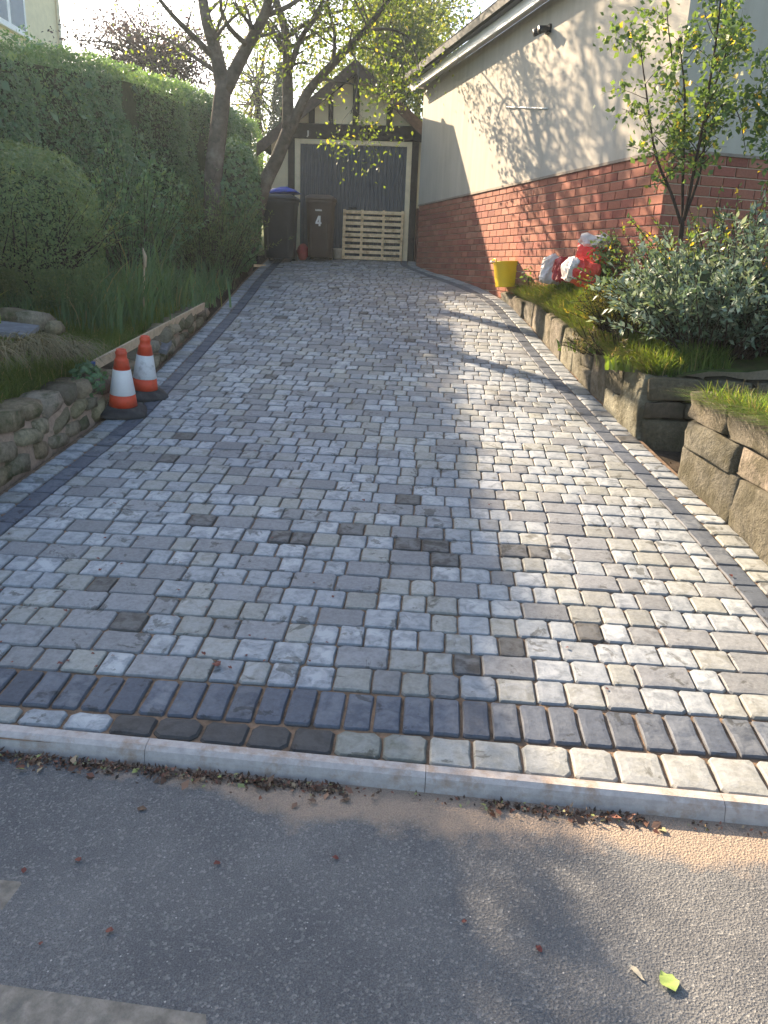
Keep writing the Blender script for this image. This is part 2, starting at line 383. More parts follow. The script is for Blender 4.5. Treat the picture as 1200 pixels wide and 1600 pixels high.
def rock(mb, c, size, col, ax=None, rough=.16, p=3.2):
    """rounded irregular block: subdivided box pulled towards a superellipsoid, jittered"""
    c = np.array(c, float); size = np.array(size, float)/2
    ax = np.eye(3) if ax is None else np.array(ax, float)
    g = [-1, 0, 1]; idx = {}; vs = []; fs = []
    def vid(k):
        if k not in idx:
            q = np.array(k, float); nrm = (np.abs(q)**p).sum()**(1/p); q = q/nrm
            q = q*(1+RNG.normal(0, rough, 3)*.6)
            idx[k] = len(vs); vs.append(c+(q*size) @ ax)
        return idx[k]
    for a in range(3):
        o1, o2 = [(1, 2), (2, 0), (0, 1)][a]
        for sg in (-1, 1):
            for i in (0, 1):
                for j in (0, 1):
                    q = []
                    for (di, dj) in ((0,0),(1,0),(1,1),(0,1)):
                        k = [0,0,0]; k[a] = sg; k[o1] = g[i+di]; k[o2] = g[j+dj]; q.append(vid(tuple(k)))
                    fs.append(tuple(q if sg > 0 else q[::-1]))
    mb.add(vs, fs, col=col, smooth=True)
def cvar(base, v=.15, hue=.05):
    k = random.uniform(1-v, 1+v); return tuple(max(0, c*k*random.uniform(1-hue, 1+hue)) for c in base)

# ------------------------------------------------------------------ terrain
def zground(x, y):
    if y < 2.1: return ZROAD-.06
    return zd(min(y, 30))-.12 if y > 2.4 else ZROAD-.06 + (y-2.1)/.3*(zd(2.4)-.12-ZROAD+.06)
def sheet(name, xs, ys, zf, mat, label, cat, kind='structure'):
    mb = MB(); n = len(xs)
    vs = [(x, y, zf(x, y)) for y in ys for x in xs]
    fs = [(j*n+i, j*n+i+1, (j+1)*n+i+1, (j+1)*n+i) for j in range(len(ys)-1) for i in range(n-1)]
    mb.add(vs, fs, smooth=True); return tag(mb.build(name, mat), label, cat, kind=kind)
xs = np.concatenate([np.linspace(-400, -20, 6), np.linspace(-15, 15, 25), np.linspace(20, 400, 6)])
ys = np.concatenate([np.linspace(-300, -10, 5), np.linspace(-6, 30, 49), np.linspace(40, 900, 8)])
sheet('ground', xs, ys, zground, 'turf', 'grassy ground under gardens rising behind the street', 'ground')
sheet('pavement', np.linspace(-14, 14, 29), np.linspace(-7, 2.14, 12), lambda x, y: ZROAD+.004*(y-2.1), 'asphalt', 'worn grey asphalt footway with sand along the kerb', 'pavement')

# ------------------------------------------------------------------ driveway
LO = np.array([(1.9,-2.50),(4.1,-2.47),(5.5,-2.43),(7,-2.52),(9.06,-2.64),(11,-2.80),(13.0,-3.0),(15.4,-3.20)])
KS = 1.0536                                # house and garage scale fixed by where their walls meet the drive
A2 = np.array([1.886, 7.147])*KS; B2 = np.array([-.372, 13.853])*KS; WD = (B2-A2)/np.linalg.norm(B2-A2); WN = np.array([-WD[1], WD[0]])  # WN points towards the drive
RO = np.array([(1.9,1.92),(3.77,1.80),(4.25,1.76),(5.64,1.57),(7.34,1.36),(9.3,1.15),(10.3,.99),(10.9,.83),(11.6,.61),(12.92,.165),(14.55,-.395),(15.4,-.42)])
def curve(T):
    yy = np.linspace(1.9, 15.4, 271); xx = np.interp(yy, T[:, 0], T[:, 1]); k = np.ones(9)/9
    pad = np.concatenate([xx[0]+(xx[0]-xx[1:5][::-1]), xx, xx[-1]+(xx[-1]-xx[-5:-1][::-1])]); xs_ = np.convolve(pad, k, 'valid')
    return lambda y: float(np.interp(y, yy, xs_))
xl0 = curve(LO); xr0 = curve(RO)
OW, DW = .160, .122                       # widths of outer sett row and charcoal row
YK = lambda x: 2.165-.036*x               # back of the kerb
YF0, YF1 = 2.315, 2.525                   # charcoal header row along the front
YEND = 15.19
drive = thing('driveway', 'sloping driveway of grey tumbled setts edged with charcoal blocks', 'driveway', (0, 0, 0), kind='structure')
bed = MB(); yy = np.linspace(2.15, YEND+.08, 90); nx = 14; vs = []
for y in yy:
    a, b_ = xl0(max(y, 1.95))-.03, xr0(max(y, 1.95))+.03
    for i in range(nx+1):
        x = a+(b_-a)*i/nx; vs.append((x, y, zdrive(x, y)-.012 if y > 2.1 else zdrive(x, y)-.04))
bed.add(vs, [(j*(nx+1)+i, j*(nx+1)+i+1, (j+1)*(nx+1)+i+1, (j+1)*(nx+1)+i) for j in range(len(yy)-1) for i in range(nx)], smooth=True)
bed.build('sand_bed', 'sand', drive)

def sett_geo(mb, quad, col, gap=.008, fine=True, tumble=1.0):
    """quad: 4 xy corners ccw (front-left, front-right, back-right, back-left)"""
    q = np.array(quad, float); c = q.mean(0)
    e1 = np.linalg.norm(q[1]-q[0]); e2 = np.linalg.norm(q[3]-q[0])
    if min(e1, e2) < .03: return False
    sc = np.array([1-gap/max(e1, .03), 1-gap/max(e2, .03)])
    ux = (q[1]-q[0]+q[2]-q[3])/2; uy = (q[3]-q[0]+q[2]-q[1])/2
    def P(s, t):   # bilinear, s,t in -1..1 shrunk by the joint
        s = s*sc[0]; t = t*sc[1]
        return ((1-s)*(1-t)*q[0]+(1+s)*(1-t)*q[1]+(1+s)*(1+t)*q[2]+(1-s)*(1+t)*q[3])/4
    r1 = random.uniform(.008, .020)*tumble; 
    out = []
    for (sx, sy) in ((-1,-1),(1,-1),(1,1),(-1,1)):
        k = r1*random.uniform(.6, 1.5)
        a_, b2 = min(.5, 2*k/e1), min(.5, 2*k/e2)
        p1, p2 = (sx, sy*(1-b2)), (sx*(1-a_), sy)
        out += [p1, p2] if sx*sy > 0 else [p2, p1]
        if fine:                                   # mid-edge point, slightly worn in or out
            nxt = {(-1,-1):(0,-1),(1,-1):(1,0),(1,1):(0,1),(-1,1):(-1,0)}[(sx, sy)]
            w = 1-random.uniform(0, .03)*tumble; out.append((nxt[0]*w, nxt[1]*w))
    o2 = [P(*p)+RNG.normal(0, .0014*tumble, 2) for p in out]; n = len(o2)
    tilt = RNG.normal(0, .004, 2)*tumble; dz = random.uniform(-.003, .003)
    zt = lambda p: zdrive(p[0], p[1])+dz+float((np.array(p)-c) @ tilt)
    vs = []; ed = []
    bv = .004+.002*tumble
    for (k, z, e) in ((1.0, -.035, 1), (1.0, -.009, 1), (None, -.001, .45), (.55, .0015*tumble, 0)):
        for p in o2:
            if k is None:
                d = p-c; L = np.linalg.norm(d); pp = c+d*(1-bv*1.3/L)
            else: pp = c+(p-c)*k
            vs.append((pp[0], pp[1], zt(pp)+z)); ed.append(e)
    fs = []
    for k in range(3):
        for j in range(n): fs.append((k*n+j, k*n+(j+1)%n, (k+1)*n+(j+1)%n, (k+1)*n+j))
    fs.append(tuple(range(3*n, 4*n)))
    mb.add(vs, fs, col=col, edge=ed, smooth=False)
    return True
def sett_col():
    r = random.random(); k = random.uniform(.88, 1.12)
    if r < .006: return (.060*k, .058*k, .055*k, .15)                        # very dark, damp
    if r < .13: return (.155*k, .16*k, .165*k, random.uniform(.1, .4))
    if r < .40: return (.225*k, .228*k, .210*k, random.uniform(.1, .5))      # buff grey
    return (.196*k, .216*k, .234*k, random.uniform(.3, .85))                  # blue grey with bloom
def char_col():
    k = random.uniform(.85, 1.2); return (.066*k, .079*k, .104*k, random.uniform(0, .22))

pieces = []      # (name, quad, colour, gap, tumble)
# field rows
LEN = (.113, .146, .212)
for n_ in range(96):
    ya = YF1+.006+.1475*n_; yb = ya+.1475
    if ya > YEND-.03: break
    yb = min(yb, YEND)
    inl = lambda y: xl0(y)+OW+DW
    inr = lambda y: xr0(y)-OW-DW
    x = inl((ya+yb)/2); xe = inr((ya+yb)/2); lst = [x]; x += random.uniform(.05, .2)
    while x < xe-.07:
        lst.append(x); x += random.choices(LEN, (.40, .49, .11))[0]*random.uniform(.97, 1.03)
    lst.append(xe)
    for i in range(len(lst)-1):
        x0, x1 = lst[i], lst[i+1]
        x0b = x0a = x0; x1a = x1b = x1
        if i == 0: x0a, x0b = inl(ya), inl(yb)
        if i == len(lst)-2: x1a, x1b = inr(ya), inr(yb)
        jy = random.uniform(-.003, .003)
        q = [(x0a, ya+jy), (x1a, ya+jy), (x1b, yb+jy), (x0b, yb+jy)]
        col = sett_col()
        if x1-x0 > .19: k = random.uniform(.85, 1.1); col = (.185*k, .192*k, .202*k, random.uniform(0, .2))
        pieces.append(('sett', q, col, .0048, .7))
# hand-placed damp, nearly black setts
DARKPX = [(432,838),(470,838),(537,824),(665,853),(680,875),(620,849),(750,1042),(785,862),(830,864),(425,592),(446,570),(325,808)]
for px, py in DARKPX:
    P = onD(px, py)
    best = min((p for p in pieces if p[0] == 'sett'), key=lambda p: np.linalg.norm(np.mean(p[1], axis=0)-P[:2]))
    pieces[pieces.index(best)] = (best[0], best[1], (.048, .047, .046, .22), best[3], best[4])
# front charcoal header row and outer setts behind the kerb
x = xl0(2.4)+.02
while x < xr0(2.4)-.05:
    w = .106*random.uniform(.985, 1.015); pieces.append(('charcoal_block', [(x, YF0), (x+w, YF0), (x+w, YF1), (x, YF1)], char_col(), .0105, .55)); x += w
x = xl0(2.3)+.02
while x < xr0(2.3)-.05:
    w = random.choice((.15, .158, .166)); c_ = sett_col(); xm = x+w/2
    if -1.08 < xm < -.22: c_ = (.040, .040, .041, .05 if int(xm*41) % 4 else .45)
    elif -.22 < xm < .02: c_ = (.15, .155, .13, .25)
    elif xm > .1: c_ = (.27, .272, .25, .3)
    pieces.append(('edging_sett', [(x, YK(x)+.004), (x+w, YK(x+w)+.004), (x+w, YF0-.004), (x, YF0-.004)], c_, .009, 1.0)); x += w
# side rows
for side in (-1, 1):
    e = xl0 if side < 0 else xr0
    y = YF1+.006
    while y < YEND-.03:
        L = .205; y1 = min(y+L, YEND); a0, a1 = e(y)-side*OW, e(y1)-side*OW
        q = [(a0, y), (a0-side*DW, y), (a1-side*DW, y1), (a1, y1)]
        if side > 0: q = [q[1], q[0], q[3], q[2]]
        pieces.append(('charcoal_block', q, char_col(), .007, .5)); y = y1
    y = YF1+.006
    while y < YEND-.03:
        L = random.choice((.113, .146, .15)); y1 = min(y+L, YEND)
        q = [(e(y), y), (e(y)-side*OW, y), (e(y1)-side*OW, y1), (e(y1), y1)]
        if side > 0: q = [q[1], q[0], q[3], q[2]]
        pieces.append(('edging_sett', q, sett_col(), .0085, 1.0)); y = y1
def shown(q):
    P = np.mean(q, axis=0); p3 = np.array([P[0], P[1], zdrive(*P)])-CAM; z = p3 @ _f
    u, v = 600+F*(p3 @ _r)/z, 800-F*(p3 @ _u)/z
    if not (-60 < u < 1260 and -60 < v < 1660): return 0
    a = np.array(q); ar = np.linalg.norm(a[1]-a[0])*np.linalg.norm(a[3]-a[0])
    return ar/z**3
for kind in ('sett', 'charcoal_block', 'edging_sett'):
    L = sorted((p for p in pieces if p[0] == kind), key=lambda p: -shown(p[1])); rest = MB()
    for i, (nm, q, col, gap, tum) in enumerate(L):
        if i < 295 and shown(q) > 0:
            mb = MB()
            if not sett_geo(mb, q, col, gap, True, tum): continue
            c = np.mean(q, axis=0); mb.build(nm, 'sett', drive, (c[0], c[1], zdrive(*c)))
        else: sett_geo(rest, q, col, gap, False, tum)
    if rest.v: tag(rest.build('more_'+kind+'s', 'sett', drive), kind='stuff')

# kerb
kerb = thing('kerb', 'pale concrete edging kerb between the setts and the footway', 'kerb', (0, 2.1, ZROAD), kind='structure')
x = -2.78; KW = .062
while x < 2.6:
    mb = MB(); x1 = x+.945; a, b_ = YK(x), YK(x1); z1 = zdrive(0, 2.15)+.006; prof = [(0, -.30), (0, z1-.004), (-.006, z1), (-KW+.022, z1-.002), (-KW+.006, z1-.014), (-KW, z1-.032), (-KW-.012, ZROAD-.05), (-KW-.012, -.30)]
    m_ = len(prof); vs = []
    for (xx_, yb_) in ((x+.001, a), (x1-.001, b_)):
        for (dy, z) in prof: vs.append((xx_, yb_+dy, z+.0))
    fs = [(j, j+m_, (j+1) % m_+m_, (j+1) % m_) for j in range(m_)]+[tuple(range(m_))[::-1], tuple(range(m_, 2*m_))]
    mb.add(vs, fs); mb.build('kerb_stone', 'kerb', kerb, (x+.47, (a+b_)/2, ZROAD)); x = x1

# ------------------------------------------------------------------ right bungalow (gable-free side wall with eaves along the drive)
ZB = CAMZ+(2.565-CAMZ)*KS; ZE = CAMZ+(4.36-CAMZ)*KS                       # top of brick plinth, underside of eaves
house = thing('bungalow', 'cream rendered bungalow on a red brick plinth beside the driveway', 'house', (A2[0], A2[1], .6))
def wp(s, d, z): p = A2+WD*s+WN*d; return (p[0], p[1], z)       # s along the wall, d out from it
LW = float(np.linalg.norm(B2-A2)); SIDE = 4.2
def wbox(mb, s0, s1, d0, d1, z0, z1, **k):
    o = np.array(wp(s0, d0, z0)); mb.obox(o, np.array(wp(s1, d0, z0))-o, np.array(wp(s0, d1, z0))-o, (0, 0, z1-z0), **k)
quick(lambda m: wbox(m, .012, LW-.012, -SIDE+.012, -.012, .3, ZB), 'mortar_core', 'mortar', house)
quick(lambda m: wbox(m, -.012, LW+.012, -SIDE, .012, ZB+.001, ZE), 'rendered_wall', 'render', house)
quick(lambda m: wbox(m, -.016, LW+.016, -SIDE, .018, ZB-.014, ZB+.012), 'render_stop_bead', plain('dark_bead', (.25, .2, .16), .8, .2, 20, 0), house)
quick(lambda m: wbox(m, -.30, LW+.13, .014, .19, ZE, ZE+.03), 'soffit', 'white', house)
quick(lambda m: wbox(m, -.30, LW+.13, .192, .215, ZE-.075, ZE+.05), 'fascia', 'white', house)
quick(lambda m: wbox(m, LW+.02, LW+.125, -.3, .012, ZE, ZE+.03), 'verge_soffit', 'white', house)
def gut(m):
    pts = [(.27, .16), (.275, .075), (.305, .052), (.375, .052), (.40, .08), (.41, .165), (.40, .165), (.39, .09), (.37, .066), (.31, .066), (.29, .085), (.285, .16)]
    n = len(pts); vs = [wp(s, d-.082, ZE+z) for s in (-.33, LW+.16) for d, z in pts]
    m.add(vs, [(j, (j+1) % n, n+(j+1) % n, n+j) for j in range(n)]+[tuple(range(n)), tuple(range(n, 2*n))[::-1]])
quick(gut, 'gutter', 'gutter', house)
roofp = thing('roof', None, None, (0, 0, 0)); del_lab = roofp
roofp.parent = house; roofp.location = tuple(-W[house.name]); W[roofp.name] = np.zeros(3)
pit = math.tan(math.radians(30))
for r_ in range(7):                          # tile courses climbing away from the eaves, each its own slab
    d0 = .32-.31*r_; z0 = ZE+.168+.31*r_*pit
    def t_(m, d0=d0, z0=z0):
        o = np.array(wp(-.32, d0, z0)); m.obox(o, np.array(wp(LW+.15, d0, z0))-o, np.array(wp(-.32, d0-.34, z0+.34*pit-.012))-o, (0, 0, .024))
    quick(t_, 'tile_course', 'tile', roofp)
quick(lambda m: wbox(m, LW+.132, LW+.154, -2.0, .22, ZE-.01, ZE+.15), 'bargeboard', 'white', house)
# bricks, each one its own piece
cand = []; BH, BL = .0880, .238
def brick_col():
    r = random.random(); k = random.uniform(.82, 1.18)
    base = (.30, .115, .075) if r < .6 else (.26, .088, .062) if r < .85 else (.34, .15, .10)
    return tuple(c*k for c in base)
nb = 0
for c_ in range(19):
    z1 = ZB-.012-c_*BH; z0 = z1-BH+.010
    off = (c_ % 2)*BL/2
    s = -off
    while s < LW:                            # wall along the drive
        s0, s1 = max(s+.005, 0), min(s+BL-.005, LW)
        if s1-s0 > .03:
            P = wp((s0+s1)/2, 0, z0); gz = zdrive(P[0]-.1, P[1]) if s0 > 3.6 else zdrive(P[0], P[1])+.05
            if z1 > gz: cand.append(('f', s0, s1, z0, z1, np.array(P)))
        s += BL
    s = -(BL/2-off)
    while s < 2.6:                           # short side facing the street
        s0, s1 = max(s+.005, 0), s+BL-.005
        if s1-s0 > .03 and z1 > 1.0: P = wp(0, -(s0+s1)/2, z0); cand.append(('s', s0, s1, z0, z1, np.array(P)))
        s += BL
def vis(b):
    z = depth_of(b[5]); h = max(0, b[3]-(1.25 if b[5][1] < 9 else 0))
    return (b[2]-b[1])/z**2*(1 if b[3] > (1.15 if b[1] < 3 else 0) else .05)*(.6 if b[0] == 's' else 1)
cand.sort(key=lambda b: -vis(b)); restb = MB()
def brick_geo(mb, b, col):
    k, s0, s1, z0, z1, P = b; j = random.uniform(-.002, .002); bv = .004
    pr = lambda s, d, z: wp(s, d, z) if k == 'f' else wp(-d, -s, z)
    lo, hi = -.03, .001+j
    if k == 's' and s0 == 0: s0 = .012
    vs = [pr(s, lo, z) for s, z in ((s0,z0),(s1,z0),(s1,z1),(s0,z1))]+[pr(s, hi-bv, z) for s, z in ((s0,z0),(s1,z0),(s1,z1),(s0,z1))]+[pr(s, hi, z) for s, z in ((s0+bv,z0+bv),(s1-bv,z0+bv),(s1-bv,z1-bv),(s0+bv,z1-bv))]
    fs = [(i, (i+1) % 4, 4+(i+1) % 4, 4+i) for i in range(4)]+[(4+i, 4+(i+1) % 4, 8+(i+1) % 4, 8+i) for i in range(4)]+[(8, 9, 10, 11)]
    if k == 'f': fs = [f[::-1] for f in fs]
    mb.add(vs, fs, col=col)
for i, b in enumerate(cand):
    if i < 298: mb = MB(); brick_geo(mb, b, brick_col()); mb.build('brick', 'brick', house, b[5])
    else: brick_geo(restb, b, brick_col())
tag(restb.build('more_bricks', 'brick', house), kind='stuff')
# wall lamp and cable clipped to the render
ZL = CAMZ+(4.06-CAMZ)*KS; lp = wp(2.68, .012, ZL); lamp = thing('wall_lamp', 'small black twin security lamp high on the cream wall', 'lamp', lp)
def mount(m): wbox(m, 2.63, 2.73, .012, .04, ZL-.04, ZL+.05)
quick(mount, 'mounting_plate', 'black', lamp)
for s_, t_ in ((2.63, -.05), (2.75, .03)):
    mb = MB(); mb.tube([wp(s_, .04, ZL), wp(s_, .08, ZL+t_*.2), wp(s_+t_*.3, .17, ZL-.03)], [.018, .035, .042], 10); mb.build('lamp_head', 'black', lamp)
mb = MB(); pts = [wp(s, .03+.012*math.sin(s*9), 3.36+(s-2.52)*.18) for s in np.linspace(2.52, 3.72, 9)]; mb.tube(pts, .008, 6)
tag(mb.build('cable', 'white', None, pts[4]), 'thin white cable stub fixed across the cream render', 'cable')

# ------------------------------------------------------------------ garage
_n0 = set(o.name for o in bpy.data.objects); _zdr = zdrive
def zdrive(x, y): return .688+.149*(y-Y0-5.3)
GY = 14.46; GX0, GX1, GC = -3.02, -.10, -1.545; ZG = 1.60; ZEV, ZAP = 3.55, 4.68
gar = thing('garage', 'half-timbered cream garage with charcoal up-and-over door at the drive head', 'garage', (GC, GY, ZG))
def gable(m):
    vs = []
    for y in (GY, GY+5.0): vs += [(GX0, y, 1.4), (GX1, y, 1.4), (GX1, y, ZEV), (GC, y, ZAP-.05), (GX0, y, ZEV)]
    m.add(vs, [(0,1,2,3,4), (9,8,7,6,5), (0,4,9,5), (1,6,7,2), (2,7,8,3), (3,8,9,4)])
quick(gable, 'wall', 'render2', gar)
bx = lambda x0, x1, z0, z1, d=.04, y=GY: (lambda m: m.bbox((x0, y-d, z0), (x1, y+.02, z1), .006))
quick(bx(-2.72, -2.602, ZG, 3.62), 'post', 'timber', gar)
quick(bx(-.56, -.44, ZG, 3.62), 'post', 'timber', gar)
quick(bx(-2.78, -.36, 3.624, 3.86, .07), 'lintel', 'timber', gar)
quick(bx(-2.36, -2.26, 3.864, 4.15), 'stud', 'timber', gar)
quick(bx(-1.60, -1.49, 3.864, 4.82, .05), 'king_post', 'timber', gar)
quick(bx(-1.02, -.92, 3.864, 4.15), 'stud', 'timber', gar)
quick(bx(-2.02, -1.94, 3.864, 4.4, .036), 'stud', 'timber', gar)
quick(lambda m: m.bbox((-.435, GY-.05, ZG-.1), (GX1, GY+.02, 2.56), .01), 'brick_plinth', plain('dark_red_plinth', (.10, .045, .036), .9, .3, 30, .5), gar)
quick(lambda m: m.bbox((-2.60, GY-.045, ZG), (-2.505, GY+.03, 3.62), .006), 'door_frame', 'frame', gar)
quick(lambda m: m.bbox((-.645, GY-.045, ZG), (-.558, GY+.03, 3.62), .006), 'door_frame', 'frame', gar)
quick(lambda m: m.bbox((-2.504, GY-.043, 3.54), (-.646, GY+.03, 3.62), .006), 'door_frame', 'frame', gar)
def dpanel(m):
    x = -2.514; n = 26; w = (2.514-.621)/n
    for i in range(n):                      # pressed vertical ribs
        x0 = x+i*w; vs = []
        for z in (ZG+.06, 3.553): vs += [(x0, GY-.012, z), (x0+w*.32, GY-.012, z), (x0+w*.42, GY-.030, z), (x0+w*.9, GY-.030, z), (x0+w, GY-.012, z)]
        m.add(vs, [(j, j+1, j+6, j+5) for j in range(4)])
dd = quick(dpanel, 'door', 'door', gar)
quick(lambda m: m.bbox((-1.63, GY-.07, 2.50), (-1.49, GY-.035, 2.54), .006), 'handle', 'black', dd)
sl = (ZAP-ZEV)/(GC-GX0)
for sg in (-1, 1):
    xe = GC+sg*(GC-GX0+.20); ze = ZAP-sl*abs(xe-GC)
    def slope(m, sg=sg, xe=xe, ze=ze):
        a, b_ = (GC, ZAP+.05), (xe, ze+.05); vs = []
        for y in (GY-.26, GY+5.2): vs += [(a[0], y, a[1]), (b_[0], y, b_[1]), (b_[0], y, b_[1]+.05), (a[0], y, a[1]+.05)]
        m.add(vs, [(0,1,2,3), (7,6,5,4), (0,4,5,1), (3,2,6,7), (1,5,6,2)])
    rf = quick(slope, 'roof', 'tile', gar)
    def barge(m, sg=sg, xe=xe, ze=ze):
        vs = []
        for y in (GY-.285, GY-.262): vs += [(GC, y, ZAP-.08), (xe, y, ze-.12), (xe, y, ze+.085), (GC, y, ZAP+.125)]
        m.add(vs, [(0,1,2,3), (7,6,5,4), (0,4,5,1), (3,2,6,7), (1,5,6,2)])
    quick(barge, 'bargeboard', 'barge', rf)
quick(lambda m: m.tube([(-2.36, GY-.10, 3.74), (-2.36, GY-.09, 3.66), (-2.37, GY-.13, 3.64)], .011, 6), 'hook', 'white', gar)

# bins
def bin_(name, label, cx, cy, mat, w, lidmat=None, yaw=0):
    z = zdrive(cx, cy); t = thing(name, label, 'bin', (cx, cy, z)); t.rotation_euler = (0, 0, yaw)
    h = 1.0; d = w*1.15
    def body(m):
        prof = [(w*.40, .05), (w*.42, .06), (w*.485, .9), (w*.50, .91), (w*.515, .93), (w*.515, .965)]
        m.lathe((cx, cy, z), prof, 24, 7)
    b = quick(body, 'body', mat, t)
    def ribs(m):
        for k in (-.3, .3): m.bbox((cx+k*w-.012, cy-w*.47, z+.16), (cx+k*w+.012, cy-w*.40, z+.60), .006)
    quick(ribs, 'rib', mat, b)
    def lid(m):
        vs = []; 
        for (r_, zz) in ((.53, .966), (.545, .985), (.53, 1.02), (.40, 1.055)): 
            for j in range(24):
                th = 2*math.pi*(j+.5)/24; x, y = math.cos(th), math.sin(th); q = (abs(x)**7+abs(y)**7)**(1/7)
                vs.append((cx+w*r_*x/q, cy+w*r_*y/q, z+zz))
        fs = [(i*24+j, i*24+(j+1) % 24, (i+1)*24+(j+1) % 24, (i+1)*24+j) for i in range(3) for j in range(24)]+[tuple(range(72, 96)), tuple(range(24))[::-1]]
        m.add(vs, fs, smooth=True)
    l = quick(lid, 'lid', lidmat or mat, t)
    quick(lambda m: m.tube([(cx-w*.42, cy+w*.60, z+1.0), (cx+w*.42, cy+w*.60, z+1.0)], .018, 8), 'handle', mat, t)
    for sg in (-1, 1):
        quick(lambda m: m.tube([(cx+sg*w*.42, cy+w*.40, z+.10), (cx+sg*w*.30, cy+w*.40, z+.10)], .10, 16), 'wheel', 'rubber', t)
    return t, z
tb, zb = bin_('wheelie_bin', 'brown wheelie bin with a white 4 in front of the garage door', -2.07, 14.02, 'bin_b', .47)
# white numeral 4 and a smudged word above it
yb_ = 14.02-.235
def bar(m, x0, z0, x1, z1, w=.016, y=0):
    d = np.array([x1-x0, z1-z0]); d = d/np.linalg.norm(d); nrm = np.array([-d[1], d[0]])*w/2
    p = [(x0-nrm[0], z0-nrm[1]), (x1-nrm[0], z1-nrm[1]), (x1+nrm[0], z1+nrm[1]), (x0+nrm[0], z0+nrm[1])]
    vs = [(a, yy_, b) for yy_ in (yb_-.012-y, yb_+.01) for a, b in p]
    m.add(vs, [(0,1,2,3), (7,6,5,4), (0,4,5,1), (1,5,6,2), (2,6,7,3), (3,7,4,0)])
def four(m): bar(m, -2.055, zb+.55, -2.055, zb+.715, .03); bar(m, -2.065, zb+.712, -2.115, zb+.60, .026, .001); bar(m, -2.125, zb+.598, -2.025, zb+.598, .026, .002)
quick(four, 'numeral', 'white', tb)
def word(m):
    for i, c_ in enumerate('house'): 
        x0 = -2.125+i*.023; bar(m, x0, zb+.79, x0, zb+.82, .007); bar(m, x0+.010, zb+.79, x0+.010, zb+.808+.004*(i % 2), .006, .001); bar(m, x0, zb+.805-.012*(i % 2), x0+.010, zb+.805-.012*(i % 2), .006, .002)
quick(word, 'lettering', 'white', tb)
td, zdk = bin_('wheelie_bin', 'large dark grey wheelie bin with a blue bag on its lid', -2.70, 13.62, 'bin_d', .56)
quick(lambda m: [bar(m, -2.78+.02*i, zdk+.84, -2.78+.02*i, zdk+.87, .008) for i in range(0)], 'x', 'white', td) if False else None
mb = MB(); vs = []; nxg, nyg = 9, 7
for j in range(nyg):
    for i in range(nxg):
        x = -2.95+.56*i/(nxg-1); y = 13.42+.42*j/(nyg-1); k = math.sin(math.pi*i/(nxg-1))*math.sin(math.pi*j/(nyg-1))
        vs.append((x+random.uniform(-.015, .015), y, zdk+1.058+.10*k**.7+.035*i/(nxg-1)+random.uniform(0, .018)))
mb.add(vs, [(j*nxg+i, j*nxg+i+1, (j+1)*nxg+i+1, (j+1)*nxg+i) for j in range(nyg-1) for i in range(nxg-1)], smooth=True)
bb = mb.build('plastic_bag', 'blue', None, (-2.70, 13.62, zdk+1.05)); tag(bb, 'crumpled blue plastic bag lying on the dark grey bin lid', 'bag')
md = bb.modifiers.new('thick', 'SOLIDIFY'); md.thickness = .012

# pallet leaning on the door
pz = zdrive(-1.18, 14.2); pal = thing('pallet', 'pale pine pallet stood on edge against the garage door', 'pallet', (-1.18, 14.28, pz))
PX0, PX1 = -1.72, -.645; PH = .86; lean = .10
def pl(x, u, d): return np.array([x, 14.20+lean*u/PH+d, pz+u])        # u up the pallet, d back from its front face
def pboard(name, x0, x1, u0, u1, d0, d1):
    mb = MB(); o = pl(x0, u0, d0); mb.obox(o, pl(x1, u0, d0)-o, pl(x0, u0, d1)-o, pl(x0, u1, d0)-o); return mb.build(name, 'pine', pal, o)
nsl = 9; pit_ = PH/nsl
for i in range(nsl): 
    j = random.uniform(-.006, .006); pboard('slat', PX0+random.uniform(0, .012), PX1-random.uniform(0, .012), i*pit_+.012+j, i*pit_+.066+j, 0, .018)
for x in (PX0+.004, -1.40, -1.02, PX1-.044): pboard('bearer', x, x+.04, .01, PH-.02, .019, .115)
for i in (0, 4, 8): pboard('back_slat', PX0, PX1, i*pit_+.012, i*pit_+.066, .116, .134)
# small things round the door
def lump(name, label, cat, c, size, mat, seed, p=2.3, rough=.22, n=12, m_=9, parts=None):
    rg = np.random.default_rng(seed); mb = MB(); vs = []
    for i in range(m_+1):
        ph = -math.pi/2+math.pi*i/m_
        for j in range(n):
            th = 2*math.pi*j/n; q = np.array([math.cos(ph)*math.cos(th), math.cos(ph)*math.sin(th), math.sin(ph)])
            q = q/((np.abs(q)**p).sum()**(1/p)+1e-9)
            k = 1+rough*(math.sin(3*th+seed)*math.cos(2*ph+seed*.7)*.5+rg.normal(0, .35))
            vs.append(np.array(c)+q*np.array(size)/2*k+np.array([0, 0, size[2]/2]))
    fs = [(i*n+j, i*n+(j+1) % n, (i+1)*n+(j+1) % n, (i+1)*n+j) for i in range(m_) for j in range(n)]
    mb.add(vs, fs, smooth=True); o = mb.build(name, mat, None, c); return tag(o, label, cat)
zz = zdrive(-1.78, 14.3)
potb = MB(); potb.lathe((-1.79, 14.30, zz), [(.07, 0), (.085, .02), (.10, .14), (.11, .15), (.11, .18), (.09, .18), (.085, .12)], 18); tag(potb.build('plant_pot', 'pot', None, (-1.79, 14.30, zz)), 'pale stone pot between brown bin and pallet', 'pot')
tag(quick(lambda m: m.bbox((-2.50, 14.33, zz-.02), (-2.40, 14.41, zz+.20), .02), 'concrete_block', 'pot', None, (-2.45, 14.37, zz)), 'small pale concrete block at foot of door frame', 'block')
lump('rubble_sack', 'dark red sack slumped between the two bins', 'sack', (-2.37, 13.95, zz-.04), (.20, .22, .26), 'maroon', 3)
